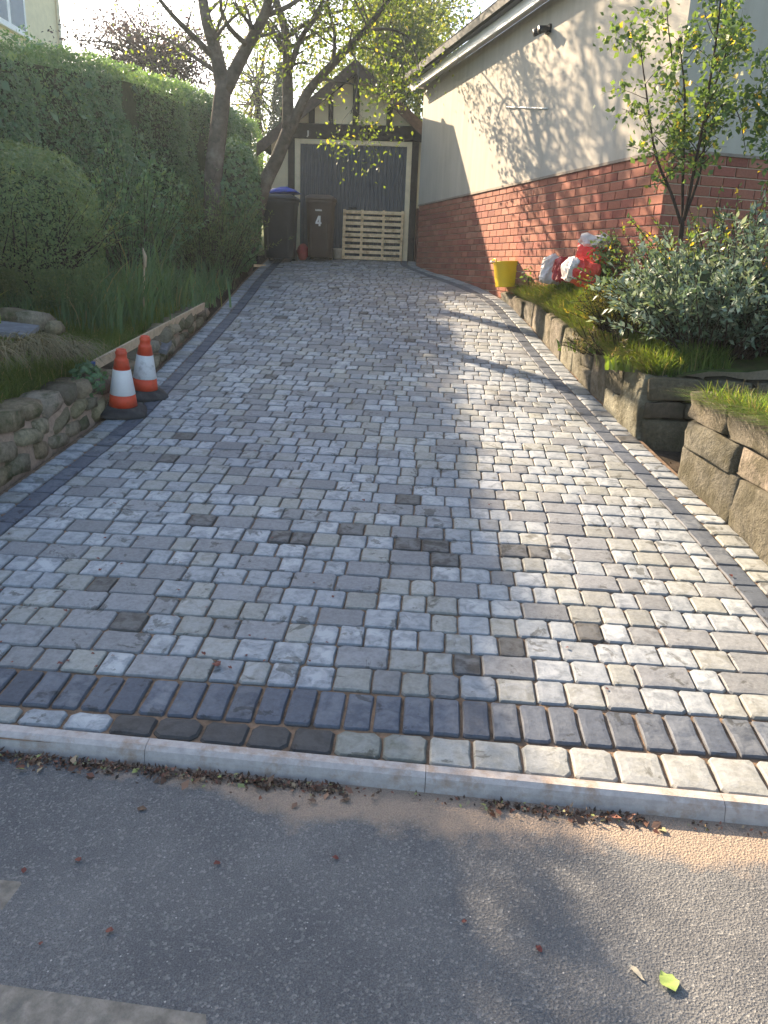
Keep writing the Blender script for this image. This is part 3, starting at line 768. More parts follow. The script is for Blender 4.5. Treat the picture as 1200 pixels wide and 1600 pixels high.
# black bucket lying by the dark bin
bp = np.array([-3.10, 13.3, zdrive(-3, 13.3)+.02]); bk = thing('bucket', 'black bucket tipped over beside the dark grey bin', 'bucket', bp)
def bkt(m): m.lathe(bp, [(.11, .0), (.115, .01), (.15, .27), (.165, .28), (.165, .30), (.145, .30), (.112, .03)], 20)
bo = quick(bkt, 'body', 'black', bk); quick(lambda m: m.tube([bp+np.array([.16*math.cos(a), .03, .29+.14*math.sin(a)]) for a in np.linspace(0, math.pi, 9)], .006, 6), 'handle', 'rubber', bk)
bk.rotation_euler = (.35, -.3, 0)
wpz = atY(402, 343, 13.25); tag(quick(lambda m: (m.bbox(wpz+np.array([-.10, -.02, -.012]), wpz+np.array([.07, .02, .012]), .006), m.bbox(wpz+np.array([-.10, -.02, .0135]), wpz+np.array([-.06, .02, .06]), .008)), 'bracket', 'white', None, wpz), 'small white plastic bracket poking from the ivy by the dark bin', 'bracket')
op = np.array([-2.98, 12.75, zdrive(-2.98, 12.75)]); mb = MB(); mb.obox(op, (.16, .24, .0), (-.035, .02, 0), (0, 0, .04)); tag(mb.build('timber_offcut', 'pine', None, op), 'short pale timber offcut beside the driveway near the bins', 'offcut')

zdrive = _zdr
for o in list(bpy.data.objects):            # true distance and size: see KS above
    if o.name in _n0 or o.parent: continue
    L0 = np.array(o.location); L1 = CAM+(L0-CAM)*KS
    if o.name.split('.')[0] in ('wheelie_bin', 'pallet', 'plant_pot', 'concrete_block', 'rubble_sack', 'bucket', 'timber_offcut'): L1[2] = zdrive(L1[0], L1[1])+(.02 if 'bucket' in o.name else .002)
    if o.name.startswith('plastic_bag'): L1[2] = zdrive(L1[0], L1[1])+1.05*KS+.002
    o.location = L1; o.scale = (KS,)*3
# ------------------------------------------------------------------ house beyond the hedge on the left
HX = -14.4; cy_ = float(atX(93, 40, HX)[1]); wz = atX(42, 58, HX); w2 = atX(0, 35, HX)
lh = thing('neighbour_house', 'pale yellow house with white window showing over the hedge', 'house', (HX, cy_-3, 1.0))
ZTOP = float(atX(60, -45, HX)[2])
quick(lambda m: m.box((HX-6, cy_-12, 1.5), (HX, cy_, ZTOP)), 'wall', 'render2', lh)
wy1 = float(wz[1]); wzb = float(wz[2])
win = quick(lambda m: m.bbox((HX-.02, wy1-3.4, wzb), (HX+.04, wy1, wzb+1.7), .01), 'window', 'white', lh)
for i in range(3): quick(lambda m: m.box((HX+.041, wy1-1.02-1.1*i, wzb+.13), (HX+.047, wy1-.12-1.1*i, wzb+1.58)), 'pane', 'glass', win)
quick(lambda m: m.bbox((HX+.001, wy1-3.5, wzb-.10), (HX+.14, wy1+.12, wzb-.003), .01), 'sill', 'white', lh)
quick(lambda m: m.tube([(HX+.08, cy_-.20, 1.5), (HX+.08, cy_-.20, ZTOP-.1)], .06, 10), 'downpipe', 'frame', lh)
def lroof(m):
    vs = [(HX+.4, cy_-12.3, ZTOP+.15), (HX+.4, cy_+.3, ZTOP+.15), (HX-3, cy_+.3, ZTOP+1.6), (HX-3, cy_-12.3, ZTOP+1.6), (HX-6.4, cy_+.3, ZTOP+.15), (HX-6.4, cy_-12.3, ZTOP+.15)]
    m.add(vs, [(0,1,2,3), (3,2,4,5), (0,3,5), (1,4,2), (0,5,4,1)])
quick(lroof, 'roof', 'tile', lh)
quick(lambda m: m.box((HX+.02, cy_-12.3, ZTOP), (HX+.42, cy_+.3, ZTOP+.145)), 'fascia', 'white', lh)

# ------------------------------------------------------------------ left bed, low rubble wall
HEDX = -4.35; HEDH = 2.78
def zbed(x, y):
    e = xl0(min(max(y, 1.95), 14.5))-.10; t = (e-x)
    lift = float(np.interp(y, [2, 4, 5.2, 5.8, 7, 9.3, 10.5, 14], [.33, .34, .25, .20, .18, .08, .04, .03]))
    return zd(min(max(y, 2.3), 15))+lift*smooth(t/.12+.15)+.42*smooth((t-.15)/1.3)+.02*math.sin(7*x+3*y)*math.sin(5*y)
mb = MB(); yy = np.linspace(1.9, 15.2, 90); uu = np.concatenate([[0, .05, .1, .16, .25], np.linspace(.4, 4.5, 12)]); n = len(uu); vs = []
for y in yy:
    for u in uu: x = xl0(min(y, 14.5))-.06-u; vs.append((x, y, zbed(x, y) if u > 0 else zd(max(y, 2.1))-.1))
mb.add(vs, [(j*n+i, (j+1)*n+i, (j+1)*n+i+1, j*n+i+1) for j in range(len(yy)-1) for i in range(n-1)], smooth=True)
tag(mb.build('garden_bed', 'soil'), 'dark soil bed sloping up from the drive to the hedge', 'garden bed', kind='structure')

lw = thing('rubble_wall', 'low mossy rubble stone wall with pink mortar left of the driveway', 'wall', (-2.5, 4.5, .2))
wh = lambda y: float(np.interp(y, [2.2, 4.2, 4.9, 5.6, 6.0, 6.5, 7.3, 8.4, 9.2], [.40, .37, .34, .26, .14, .20, .23, .17, .10]))
mb = MB(); yy = np.linspace(2.2, 9.15, 60); vs = []
for y in yy:
    e = xl0(y); z = zd(y); h = wh(y)-.03+.012*math.sin(9*y)
    vs += [(e-.055, y, z-.08), (e-.065, y, z+h*.6), (e-.09, y, z+h-.04), (e-.12, y, z+h-.02), (e-.26, y, z+h-.01), (e-.30, y, z-.08)]
mb.add(vs, [(j*6+i, (j+1)*6+i, (j+1)*6+i+1, j*6+i+1)[::-1] for j in range(len(yy)-1) for i in range(5)]+[tuple(range(6)), tuple(range(len(vs)-6, len(vs)))[::-1]], smooth=True)
mb.build('mortar_core', 'pinkmortar', lw)
STC = [(.20, .16, .10), (.24, .19, .125), (.15, .13, .085), (.27, .22, .16), (.17, .145, .10)]
y = 2.3
while y < 9.1:
    h = wh(y); nrow = 3 if h > .3 else 2 if h > .15 else 1
    L = random.uniform(.16, .30)
    u = -.01
    for k in range(nrow):
        hh = (h+.02)/nrow*random.uniform(.82, 1.12); 
        if k == nrow-1: hh = max(.07, h+.03-u)
        yo = y+random.uniform(-.05, .05)+(.09 if k % 2 else 0); ll = L*random.uniform(.85, 1.1)
        e = xl0(yo); sl_ = (zd(yo+.1)-zd(yo-.1))/.2
        ax = np.array([[1, 0, 0], [0, 1, sl_+random.uniform(-.25, .25)], [0, random.uniform(-.2, .2), 1]])
        mb = MB(); dep = .17 if k < nrow-1 else .27
        c = (e-.028-dep/2+random.uniform(-.004, .020), yo+L/2, zd(yo+L/2)+u+hh/2)
        rock(mb, c, (dep, ll, hh*.95), cvar(random.choice(STC), .25), ax, .16, 3.6); mb.build('stone', 'stone_l', lw, c); u += hh
    y += L*.93
# loose rocks and slate in the bed
for i, (px, py, x, s, colr) in enumerate([(48, 500, -3.25, (.30, .34, .17), STC[3]), (78, 512, -3.15, (.22, .25, .13), STC[1]), (15, 494, -3.4, (.26, .3, .16), STC[0])]):
    P = atX(px, py, x); mb = MB(); rock(mb, P, s, cvar(colr), None, .2, 2.8)
    tag(mb.build('rock', 'stone_l', None, P), ['long pale sandstone rock in the left bed behind the dry grass', 'small round sandstone rock beside the long pale rock', 'mossy rock half hidden under the clipped bush'][i], 'rock')
P = atX(25, 517, -3.1); mb = MB(); mb.obox(P-np.array([.2, .15, .02]), (.34, .05, -.03), (-.04, .26, .05), (0, .0, .035)); tag(mb.build('slate', 'slate', None, P), 'broken grey slate slab lying in the left bed near the rocks', 'slate')
P = atX(250, 535, -2.62); mb = MB(); mb.obox(P-np.array([.1, .16, .05]), (.2, .04, -.05), (-.04, .28, .07), (.0, .0, .04)); tag(mb.build('slate', 'slate', None, P), 'grey slate propped in the wall gap behind the cones', 'slate')
# plank
pa, pb = atX(148, 570, -2.60), atX(319, 478, -2.66); d = (pb-pa); mb = MB(); sidev = np.cross(d, (0, 0, 1)); sidev /= np.linalg.norm(sidev)
mb.obox(pa-np.array([0, 0, .045]), d, -sidev*.022, np.array([.012, 0, .082])); tag(mb.build('plank', 'oldpine', None, pa), 'long weathered timber plank lying on edge along the left wall', 'plank')
mb = MB(); mb.obox(pa+d*-.02-np.array([.004, 0, .066]), d*.035, sidev*.004-sidev*.034, np.array([.012, 0, .092])); tag(mb.build('tape', plain('blue_tape', (.03, .09, .25), .5), None, pa), 'blue tape wrapped on the end of the timber plank', 'tape')

# traffic cones
def cone(px, py, label, old, yaw):
    P = onD(px, py); P = np.array([P[0], P[1], zdrive(P[0], P[1])+.001]); t = thing('traffic_cone', label, 'traffic cone', P, 'orange cones by the rubble wall')
    sl_ = math.atan(zd(P[1]+.1)/.2-zd(P[1]-.1)/.2); t.rotation_euler = (sl_, .03, yaw)
    quick(lambda m: m.lathe(P, [(.17, .0), (.175, .012), (.172, .03), (.135, .052), (.112, .062), (.108, .066)], 24, 4.5), 'base', 'rubber', t)
    pr_ = [(.107, .064), (.094, .155)]
    quick(lambda m: m.lathe(P, [(.106, .062), (.093, .158)], 28), 'lower_cone', 'orange', t)
    quick(lambda m: m.lathe(P, [(.0935, .158), (.0945, .160), (.0645, .345), (.0635, .347)], 28), 'reflective_sleeve', 'sleeve_old' if old else 'sleeve', t)
    quick(lambda m: m.lathe(P, [(.0625, .346), (.050, .415), (.050, .420), (.043, .424), (.040, .455), (.043, .460), (.043, .475), (.036, .482), (.036, .495), (.026, .495), (.024, .45)], 28), 'top', 'orange', t)
cone(193, 646, 'bright orange traffic cone with clean white sleeve on the drive edge', False, .35)
cone(226, 619, 'faded orange traffic cone with scuffed sleeve behind the cleaner cone', True, .6)

# ------------------------------------------------------------------ right-hand bank, retaining walls, side path
def zbank(x, y):
    e = xr0(min(max(y, 3.0), 10.8)); t = x-e
    if y < 5.04:                    # bank behind the near wall
        return zd(4.0)+.58+.10*smooth(t/1.5)
    if y < 5.72: return zd(5.2)-.07-.02*t   # side path
    top = float(np.interp(y, [5.7, 7.07, 8.5, 10.3, 11.6], [.80, .93, 1.10, 1.24, 1.36]))
    lift = float(np.interp(y, [5.7, 6.5, 7.5, 9.5, 10.3, 10.8], [.10, .22, .33, .31, .14, .03]))
    return max(zdrive(e, y)+.02, top)+lift*smooth((t-.10)/(.38 if y < 7.4 else .22))+.10*smooth((t-.5)/1.2)+.012*math.sin(9*x+4*y)
mb = MB(); yy = np.linspace(5.73, 10.8, 50); uu = np.concatenate([[.07, .12, .2, .3], np.linspace(.45, 3.4, 12)]); n = len(uu); vs = []
for y in yy:
    for u in uu: x = xr0(y)+u; vs.append((x, y, zbank(x, y)))
mb.add(vs, [(j*n+i, j*n+i+1, (j+1)*n+i+1, (j+1)*n+i) for j in range(len(yy)-1) for i in range(n-1)], smooth=True)
tag(mb.build('garden_bank', 'turf'), 'raised planted bank between the driveway and the bungalow', 'bank', kind='structure')
mb = MB(); yy = np.linspace(1.6, 5.0, 20); vs = []
for y in yy:
    for u in uu: x = xr0(max(y, 2))+u+.03; vs.append((x, y, zbank(x, y)))
mb.add(vs, [(j*n+i, j*n+i+1, (j+1)*n+i+1, (j+1)*n+i) for j in range(len(yy)-1) for i in range(n-1)], smooth=True)
tag(mb.build('lawn_terrace', 'turf'), 'raised lawn behind the near right stone wall', 'lawn', kind='structure')
mb = MB(); mb.add([(xr0(4.95)-.01, 4.95, zd(4.95)-.05), (4.5, 4.95, zd(4.95)-.09), (4.5, 5.80, zd(5.2)-.09), (xr0(5.8)-.01, 5.80, zd(5.7)-.06)], [(0,1,2,3)])
tag(mb.build('path', 'soil'), 'dark debris-strewn side path between the two stone walls', 'path', kind='structure')

RSC = [(.21, .19, .145), (.185, .165, .125), (.235, .21, .165), (.16, .145, .11)]
def slabstone(mb, c, size, col, ax, rough=.07):
    '''hewn block with worn arrises: 5 points along each edge, pushed about by smooth noise'''
    c = np.array(c, float); h = np.array(size, float)/2; ax = np.eye(3) if ax is None else np.array(ax, float)
    g = [-1, -.86, 0, .86, 1]; idx = {}; vs = []; fs = []; ph = RNG.uniform(0, 6.28, 9); amp = rough*.10
    def vid(k):
        if k not in idx:
            q = np.array([g[i] for i in k]); p = 16.0; q = q/((np.abs(q)**p).sum()**(1/p))
            d = np.array([math.sin(3*q[1]+ph[0])+math.sin(5*q[2]+ph[1])+math.sin(7*q[1]*q[2]+ph[6]), math.sin(3*q[2]+ph[2])+math.sin(5*q[0]+ph[3]), math.sin(3*q[0]+ph[4])+math.sin(4*q[1]+ph[5])])
            idx[k] = len(vs); vs.append(c+(q*h+d*amp+RNG.normal(0, amp*.35, 3)) @ ax)
        return idx[k]
    for a in range(3):
        o1, o2 = [(1, 2), (2, 0), (0, 1)][a]
        for sg in (0, 4):
            for i in range(4):
                for j in range(4):
                    q = []
                    for (di, dj) in ((0,0),(1,0),(1,1),(0,1)):
                        k = [0,0,0]; k[a] = sg; k[o1] = i+di; k[o2] = j+dj; q.append(vid(tuple(k)))
                    fs.append(tuple(q if sg else q[::-1]))
    mb.add(vs, fs, col=col, smooth=True)
rw = thing('retaining_wall', 'upright sandstone slab retaining wall holding the grassy right bank', 'wall', (1.6, 6, .4))
y = 5.74
while y < 10.5:
    L = random.uniform(.26, .44); ym = y+L/2; e = xr0(ym); top = float(np.interp(ym, [5.7, 7.07, 8.5, 10.3], [.83, .94, 1.12, 1.27]))+random.uniform(-.03, .02); bot = zdrive(e, ym)-.08
    sl_ = (zd(ym+.1)-zd(ym-.1))/.2; dxdy = (xr0(ym+.1)-xr0(ym-.1))/.2
    ax = np.array([[1, -dxdy, 0], [dxdy, 1, sl_*.6], [random.uniform(-.08, .06), random.uniform(-.06, .06), 1]])
    if random.random() < .35 and top-bot > .4:
        zm = bot+(top-bot)*random.uniform(.5, .65)
        for (a, b_) in ((bot, zm-.006), (zm+.006, top)):
            mb = MB(); c = (e+.105+random.uniform(-.02, .015), ym, (a+b_)/2); slabstone(mb, c, (.20, L+.004, b_-a), cvar(random.choice(RSC), .2), ax); mb.build('stone', 'stone_r', rw, c)
    else:
        mb = MB(); c = (e+.105+random.uniform(-.02, .015), ym, (top+bot)/2); slabstone(mb, c, (.20, L+.004, top-bot), cvar(random.choice(RSC), .2), ax); mb.build('stone', 'stone_r', rw, c)
    y += L
# return of that wall, facing the side path
z0 = zd(5.7)-.12; x = xr0(5.74)+.02
for (za, zb2, ws) in ((z0, z0+.27, (.42, .36, .5, .4, .45, .5)), (z0+.275, z0+.40, (.30, .55, .35, .5, .4, .5)), (z0+.405, .845, (.46, .30, .52, .36, .5, .45))):
    xx = x
    for w_ in ws:
        mb = MB(); c = (xx+w_/2, 5.80+random.uniform(-.015, .02), (za+zb2)/2); slabstone(mb, c, (w_-.012, .24, zb2-za-.006), cvar((.12, .10, .07), .25), None, .06); mb.build('stone', 'stone_r', rw, c); xx += w_
quick(lambda m: m.box((x+.05, 5.82, z0), (4.4, 5.95, .80)), 'mortar_core', 'soil', rw)
nw = thing('boundary_wall', 'weathered stone wall topped with bright grass on the near right', 'wall', (1.85, 4, .2))
quick(lambda m: [m.box((xr0(y)+.07, y, -.2), (xr0(y)+.33, y+.21, zd(4.2)+.42)) for y in np.arange(1.7, 4.85, .2)], 'mortar_core', 'pinkmortar', nw)
for (k, hb, ht) in ((0, -.08, .25), (1, .254, .42), (2, .424, .585)):
    y = 5.03-.015*k
    while y > 1.7:
        L = random.uniform(.42, .7) if k else random.uniform(.55, .8); ym = y-L/2; e = xr0(max(ym, 2)); b0 = zd(ym)*(.75 if k == 0 else .35)+zd(4.6)*(.25 if k == 0 else .65)
        if k == 0: a, t_ = zd(ym)+hb, zd(4.6)*.65+zd(ym)*.35+ht
        else: a, t_ = zd(4.6)*.65+zd(ym)*.35+hb, zd(4.6)*.65+zd(ym)*.35+ht
        dxdy = (xr0(max(ym, 2)+.1)-xr0(max(ym, 2)-.05))/.15
        ax = np.array([[1, -dxdy, 0], [dxdy, 1, .03], [random.uniform(-.03, .02), random.uniform(-.03, .03), 1]])
        mb = MB(); c = (e+.135+random.uniform(-.02, .015), ym, (a+t_)/2); slabstone(mb, c, (.24, L+.0, t_-a+.004), cvar(tuple(.8*q for q in random.choice(RSC)), .2), ax, .09); mb.build('stone', 'stone_r', nw, c); y -= L

# ------------------------------------------------------------------ tub and sacks on the bank
def place(px, py, y): return atY(px, py, y)
def on_bank(px, py, y): P = atY(px, py, y); P[2] = min(P[2], zbank(P[0], P[1])+.02) if P[2]-zbank(P[0], P[1]) < .12 else P[2]; return P
P = atY(793, 441, 10.55); P[2] = max(P[2], zbank(P[0], P[1])); tb_ = thing('tub', 'yellow plastic trug standing by the brick plinth', 'tub', P)
def trug(m):
    n = 20; prof = [(.14, -.06), (.145, -.05), (.175, .235), (.19, .248), (.19, .26), (.168, .255), (.13, .0)]
    m.lathe(P, prof, n, 3.2)
quick(trug, 'body', 'yellow', tb_)
for sg in (-1, 1): quick(lambda m: m.tube([P+np.array([sg*.186, .07*math.cos(a), .245+.05*math.sin(a)]) for a in np.linspace(0, math.pi, 8)], .010, 6), 'handle', 'yellow', tb_)
quick(lambda m: m.bbox(P+np.array([-.24, -.03, .248]), P+np.array([-.19, .03, .270]), .006), 'rim_clip', 'white', tb_)
tb_.rotation_euler = (-.05, -.05, .3)
def sack(label, px, py, y, size, mat, seed, neck=None, rot=(0, 0, 0), lift=0):
    P = atY(px, py, y); P[2] = max(P[2]+lift, zbank(P[0], P[1])-.015+lift); t = thing('sack', label, 'sack', P); rg = np.random.default_rng(seed)
    def shell(f, rows, z0, z1, mat, name, cap):
        mb = MB(); n = 26; vs = []
        for i in range(rows+1):
            u = i/rows
            for j in range(n):
                th = 2*math.pi*j/n; q = np.array([math.cos(th), math.sin(th)]); q /= (np.abs(q)**3.4).sum()**(1/3.4)
                k = f(u)*(1+.07*math.sin(4*th+seed+5*u)+.05*math.sin(9*th+seed*2-7*u)+rg.normal(0, .03))
                vs.append(P+np.array([q[0]*size[0]/2*k, q[1]*size[1]/2*k, z0+(z1-z0)*u+rg.normal(0, .006)+.02*math.sin(2*th+seed)*u]))
        mb.add(vs, [(i*n+j, i*n+(j+1) % n, (i+1)*n+(j+1) % n, (i+1)*n+j) for i in range(rows) for j in range(n)]+([tuple(range(rows*n, rows*n+n))] if cap else []), smooth=False); return mb.build(name, mat, t)
    shell(lambda u: (min(1, .72+u*2.2) if u < .15 else 1.03-.16*u), 9, 0, size[2], mat, 'body', neck is None)
    if neck: shell(lambda u: .86*(1-.12*u)+.10*math.sin(u*3.1) if u < .72 else .9-1.5*(u-.72), 8, size[2]-.01, size[2]+neck, 'clearbag', 'neck', True)
    else: shell(lambda u: .86-.5*u*u, 5, size[2]-.005, size[2]*1.16, mat, 'folded_top', True)
    t.rotation_euler = rot; return t, P
sack('cloudy clear sack slumped against the brick plinth', 859, 443, 9.15, (.25, .20, .26), 'clearbag', 5, None, (0, .06, 0))
sack('maroon printed sack between the clear sack and the bright red sacks', 882, 440, 8.66, (.24, .20, .21), 'maroon', 8, None, (0, -.1, .4))
sack('red sack with a cloudy clear end tipped forward at the front of the pile', 928, 450, 7.95, (.25, .28, .25), 'redbag', 11, .07, (0, -1.30, .12), .10)
sack('bright red sack with a clear gathered top lying highest on the pile', 922, 420, 8.26, (.33, .24, .22), 'redbag', 14, .11, (0, .05, -.25))

# ------------------------------------------------------------------ concrete slabs let into the footway
def flag(pts, label):
    P3 = [atZ(px, py, ZROAD-.008) for px, py in pts]; mb = MB(); k = len(P3)
    top = [(p[0], p[1], ZROAD-.002) for p in P3]; bot = [(p[0], p[1], ZROAD-.06) for p in P3]
    mb.add(top+bot, [tuple(range(k))]+[(i, i+k, (i+1) % k+k, (i+1) % k) for i in range(k)]); tag(mb.build('paving_slab', 'slab', None, P3[0]), label, 'slab')
flag([(-200, 1515), (0, 1541), (322, 1588), (326, 1680), (-200, 1680)], 'long concrete slab let into the asphalt at its corner')
flag([(-90, 1365), (28, 1370), (34, 1384), (4, 1424), (-90, 1440)], 'small stone cover edge let into the asphalt')

# ------------------------------------------------------------------ vegetation helpers
def ellipsoid_leaves(c, r, n, size, up=.3, bumpy=.18, shell=.35, aspect=.5, seed=0, cut=None, jit=.6, tone_shift=0, lobes=5):
    c = np.array(c, float); r = np.array(r, float)
    d = unit(RNG.normal(0, 1, (n, 3))); 
    rg = np.random.default_rng(seed); dirs = unit(rg.normal(0, 1, (lobes*4, 3))); amp = rg.uniform(-1, 1, lobes*4)
    k = np.ones(n)
    for q, a in zip(dirs, amp): k += bumpy*a*np.exp(-((1-d @ q)/.18))
    k *= 1-shell*RNG.random(n)**2.2
    P = c+d*r*k[:, None]
    if cut is not None: keep = P[:, 2] > cut; P = P[keep]; d = d[keep]
    nn = d+np.array([0, 0, up]); t = np.clip(RNG.normal(.45+tone_shift, .22, len(P)), 0, 1)
    return leaves(P, nn, size, aspect, jit, t)
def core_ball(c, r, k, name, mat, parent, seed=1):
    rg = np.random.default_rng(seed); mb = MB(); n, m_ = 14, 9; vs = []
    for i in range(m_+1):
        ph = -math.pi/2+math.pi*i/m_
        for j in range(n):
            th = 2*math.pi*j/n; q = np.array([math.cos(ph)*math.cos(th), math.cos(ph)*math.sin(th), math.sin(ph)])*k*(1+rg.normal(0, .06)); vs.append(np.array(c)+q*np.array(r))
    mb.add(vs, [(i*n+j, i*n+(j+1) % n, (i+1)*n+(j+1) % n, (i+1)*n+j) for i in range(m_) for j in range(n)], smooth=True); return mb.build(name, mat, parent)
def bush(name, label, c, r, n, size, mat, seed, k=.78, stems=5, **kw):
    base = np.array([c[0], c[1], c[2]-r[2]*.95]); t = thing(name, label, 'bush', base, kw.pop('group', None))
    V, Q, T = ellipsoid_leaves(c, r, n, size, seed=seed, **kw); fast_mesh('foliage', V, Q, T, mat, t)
    if k: core_ball(c, r, k, 'twig_core', 'core', t, seed)
    mb = MB(); rg = np.random.default_rng(seed)
    for i in range(stems): a = rg.uniform(0, 6.28); q = np.array([math.cos(a)*r[0]*.5, math.sin(a)*r[1]*.5, r[2]*.6]); mb.tube([base+np.array([0, 0, -.05]), base+q*.5+np.array([0, 0, .05]), base+q*1.2], [.014, .010, .004], 5)
    mb.build('stem', 'bark_d', t); return t

def shoot_bush(name, label, base, n, L, spread, leaf, aspect, mat, seed, per, up=.6, core=None, start=.3, cat='bush', barkm='bark_d'):
    '''many separate curved shoots from a broad base, leaves set along each shoot'''
    rg = np.random.default_rng(seed); base = np.array(base, float); t = thing(name, label, cat, base); br = MB(); Ps, Ts, Tn = [], [], []
    for i in range(n):
        a = rg.uniform(0, 6.283); r_ = math.sqrt(rg.random()); st = base+np.array([math.cos(a)*spread[0]*r_*.55, math.sin(a)*spread[1]*r_*.55, -.03])
        d = np.array([math.cos(a)*r_*spread[0]+rg.normal(0, .12), math.sin(a)*r_*spread[1]+rg.normal(0, .12), up*rg.uniform(.55, 1.1)]); l_ = L*rg.uniform(.55, 1.12)*(1.05-.25*r_)
        P = curve_pts(st, d, l_, 6, (0, 0, rg.uniform(-.5, .15)), rg, .10); br.tube(P, list(np.linspace(.007, .002, 7)), 4, False)
        P = np.array(P); u = start+(1-start)*rg.random(per)**.75; k = np.minimum((u*6).astype(int), 5); f = (u*6-k)[:, None]
        c = P[k]*(1-f)+P[k+1]*f; tg = unit(P[k+1]-P[k]); Ps.append(c+rg.normal(0, leaf*.18, c.shape)); Ts.append(unit(tg*.7+unit(rg.normal(0, 1, c.shape))*.9)); Tn.append(np.clip(rg.normal(.28+.42*u, .2)+rg.normal(0, .12), 0, 1))
    br.build('stem', barkm, t); P = np.concatenate(Ps); T_ = np.concatenate(Ts); tn = np.concatenate(Tn); m_ = len(P)
    nn = unit(np.array([0, 0, .8])+RNG.normal(0, .6, (m_, 3))); b = unit(np.cross(nn, T_)); nn = np.cross(T_, b); sz = (leaf*RNG.uniform(.5, 1.25, m_))[:, None]
    V = np.stack([P, P+T_*sz*.45-b*sz*aspect*.5+nn*sz*.06, P+T_*sz, P+T_*sz*.45+b*sz*aspect*.5+nn*sz*.06], 1).reshape(-1, 3); i = np.arange(m_)*4
    fast_mesh('foliage', V, np.stack([i, i+1, i+2, i+3], 1), tn, mat, t)
    if core: core_ball(base+np.array([0, 0, core[2]*.8]), core, 1.0, 'twig_core', 'core', t, seed)
    return t
def curve_pts(a, d, L, n, bend, rg, wob=.12):
    P = [np.array(a, float)]; d = np.array(d, float); d /= np.linalg.norm(d)
    for i in range(n):
        d = d+np.array(bend)/n+rg.normal(0, wob, 3); d /= np.linalg.norm(d); P.append(P[-1]+d*L/n)
    return P
def tree(name, label, limbs, leafmat, bark, seed, per_m=3.2, l1=1.0, l2=.5, n2=5, leaf=.055, nl=7, bend=(0, 0, -.3), tmin=.25, spread=.10, trunk_n=1, loc=None, cat='tree', aspect=.55, group=None, upb=.35, tone_mu=.5):
    rg = np.random.default_rng(seed); base = np.array(limbs[0][0][0], float); t = thing(name, label, cat, base, group)
    tr = MB()
    for pts, r0, r1 in limbs[:trunk_n]:
        tr.tube(smooth_poly(pts), list(np.linspace(r0, r1, len(smooth_poly(pts)))), 12)
    tr.build('trunk', bark, t)
    br = MB(); anchors = []
    for pts, r0, r1 in limbs[trunk_n:]:
        sp = smooth_poly(pts); br.tube(sp, list(np.linspace(r0, r1, len(sp))), 9)
    for li, (pts, r0, r1) in enumerate(limbs):
        sp = smooth_poly(pts); L = sum(np.linalg.norm(sp[i+1]-sp[i]) for i in range(len(sp)-1))
        if li < trunk_n: continue
        for _ in range(max(1, int(L*per_m))):
            u = rg.uniform(tmin, 1)*(len(sp)-1); i = min(int(u), len(sp)-2); a = sp[i]+(sp[i+1]-sp[i])*(u-i); tg = sp[i+1]-sp[i]; tg = tg/np.linalg.norm(tg)
            d = rg.normal(0, 1, 3); d -= tg*(d @ tg); d = d/np.linalg.norm(d)+tg*.5+np.array([0, 0, upb]); rr = (r0+(r1-r0)*u/(len(sp)-1))*.45
            P = curve_pts(a, d, l1*rg.uniform(.5, 1.3), 5, bend, rg); br.tube(P, list(np.linspace(min(rr, .03), min(.004, rr*.5), 6)), 5, False)
            for _ in range(n2):
                w = rg.uniform(.25, 1)*5; j = min(int(w), 4); b0 = P[j]+(P[j+1]-P[j])*(w-j)
                Q = curve_pts(b0, rg.normal(0, 1, 3)+(P[j+1]-P[j])*2, l2*rg.uniform(.4, 1.2), 3, bend, rg); q_ = min(1, rr/.012); br.tube(Q, [.005*q_, .004*q_, .003*q_, .002*q_], 4, False)
                anchors += [Q[1], Q[2], Q[3]]
    br.build('branch', bark, t)
    A = np.array(anchors); A = np.repeat(A, nl, 0)+RNG.normal(0, spread, (len(A)*nl, 3))
    V, Q, T = leaves(A, np.tile([0, 0, .5], (len(A), 1)), leaf, aspect, 1.0, np.clip(RNG.normal(tone_mu, .26, len(A)), 0, 1), .35)
    fast_mesh('crown', V, Q, T, leafmat, t); return t
def smooth_poly(pts, n=4):
    P = [np.array(p, float) for p in pts]; out = []
    for i in range(len(P)-1):
        p0, p1, p2, p3 = P[max(i-1, 0)], P[i], P[i+1], P[min(i+2, len(P)-1)]
        for k in range(n):
            t = k/n; out.append(.5*((2*p1)+(-p0+p2)*t+(2*p0-5*p1+4*p2-p3)*t*t+(-p0+3*p1-3*p2+p3)*t**3))
    out.append(P[-1]); return out

# ------------------------------------------------------------------ hedge
hy0, hy1, hth = 4.6, 19.5, 1.15
zt = lambda y: zd(y)+HEDH-.25*smooth((y-15.5)/3)+.32*(1-smooth((y-6.6)/1.3))  # near end, out of view, raised to carry its shadow across the footway
hed = thing('hedge', 'tall clipped green hedge running along the left side of the garden', 'hedge', (HEDX-.5, 12, 1.6))
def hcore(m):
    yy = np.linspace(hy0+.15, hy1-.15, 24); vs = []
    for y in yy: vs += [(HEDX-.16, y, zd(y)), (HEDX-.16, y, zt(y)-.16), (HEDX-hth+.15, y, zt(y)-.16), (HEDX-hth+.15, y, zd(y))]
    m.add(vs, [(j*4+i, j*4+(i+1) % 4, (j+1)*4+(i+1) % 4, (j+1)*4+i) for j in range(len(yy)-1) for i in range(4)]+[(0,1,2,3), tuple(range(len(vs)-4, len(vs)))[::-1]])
quick(hcore, 'twig_core', 'core', hed)  # solid dark core put in behind the leaves to block light
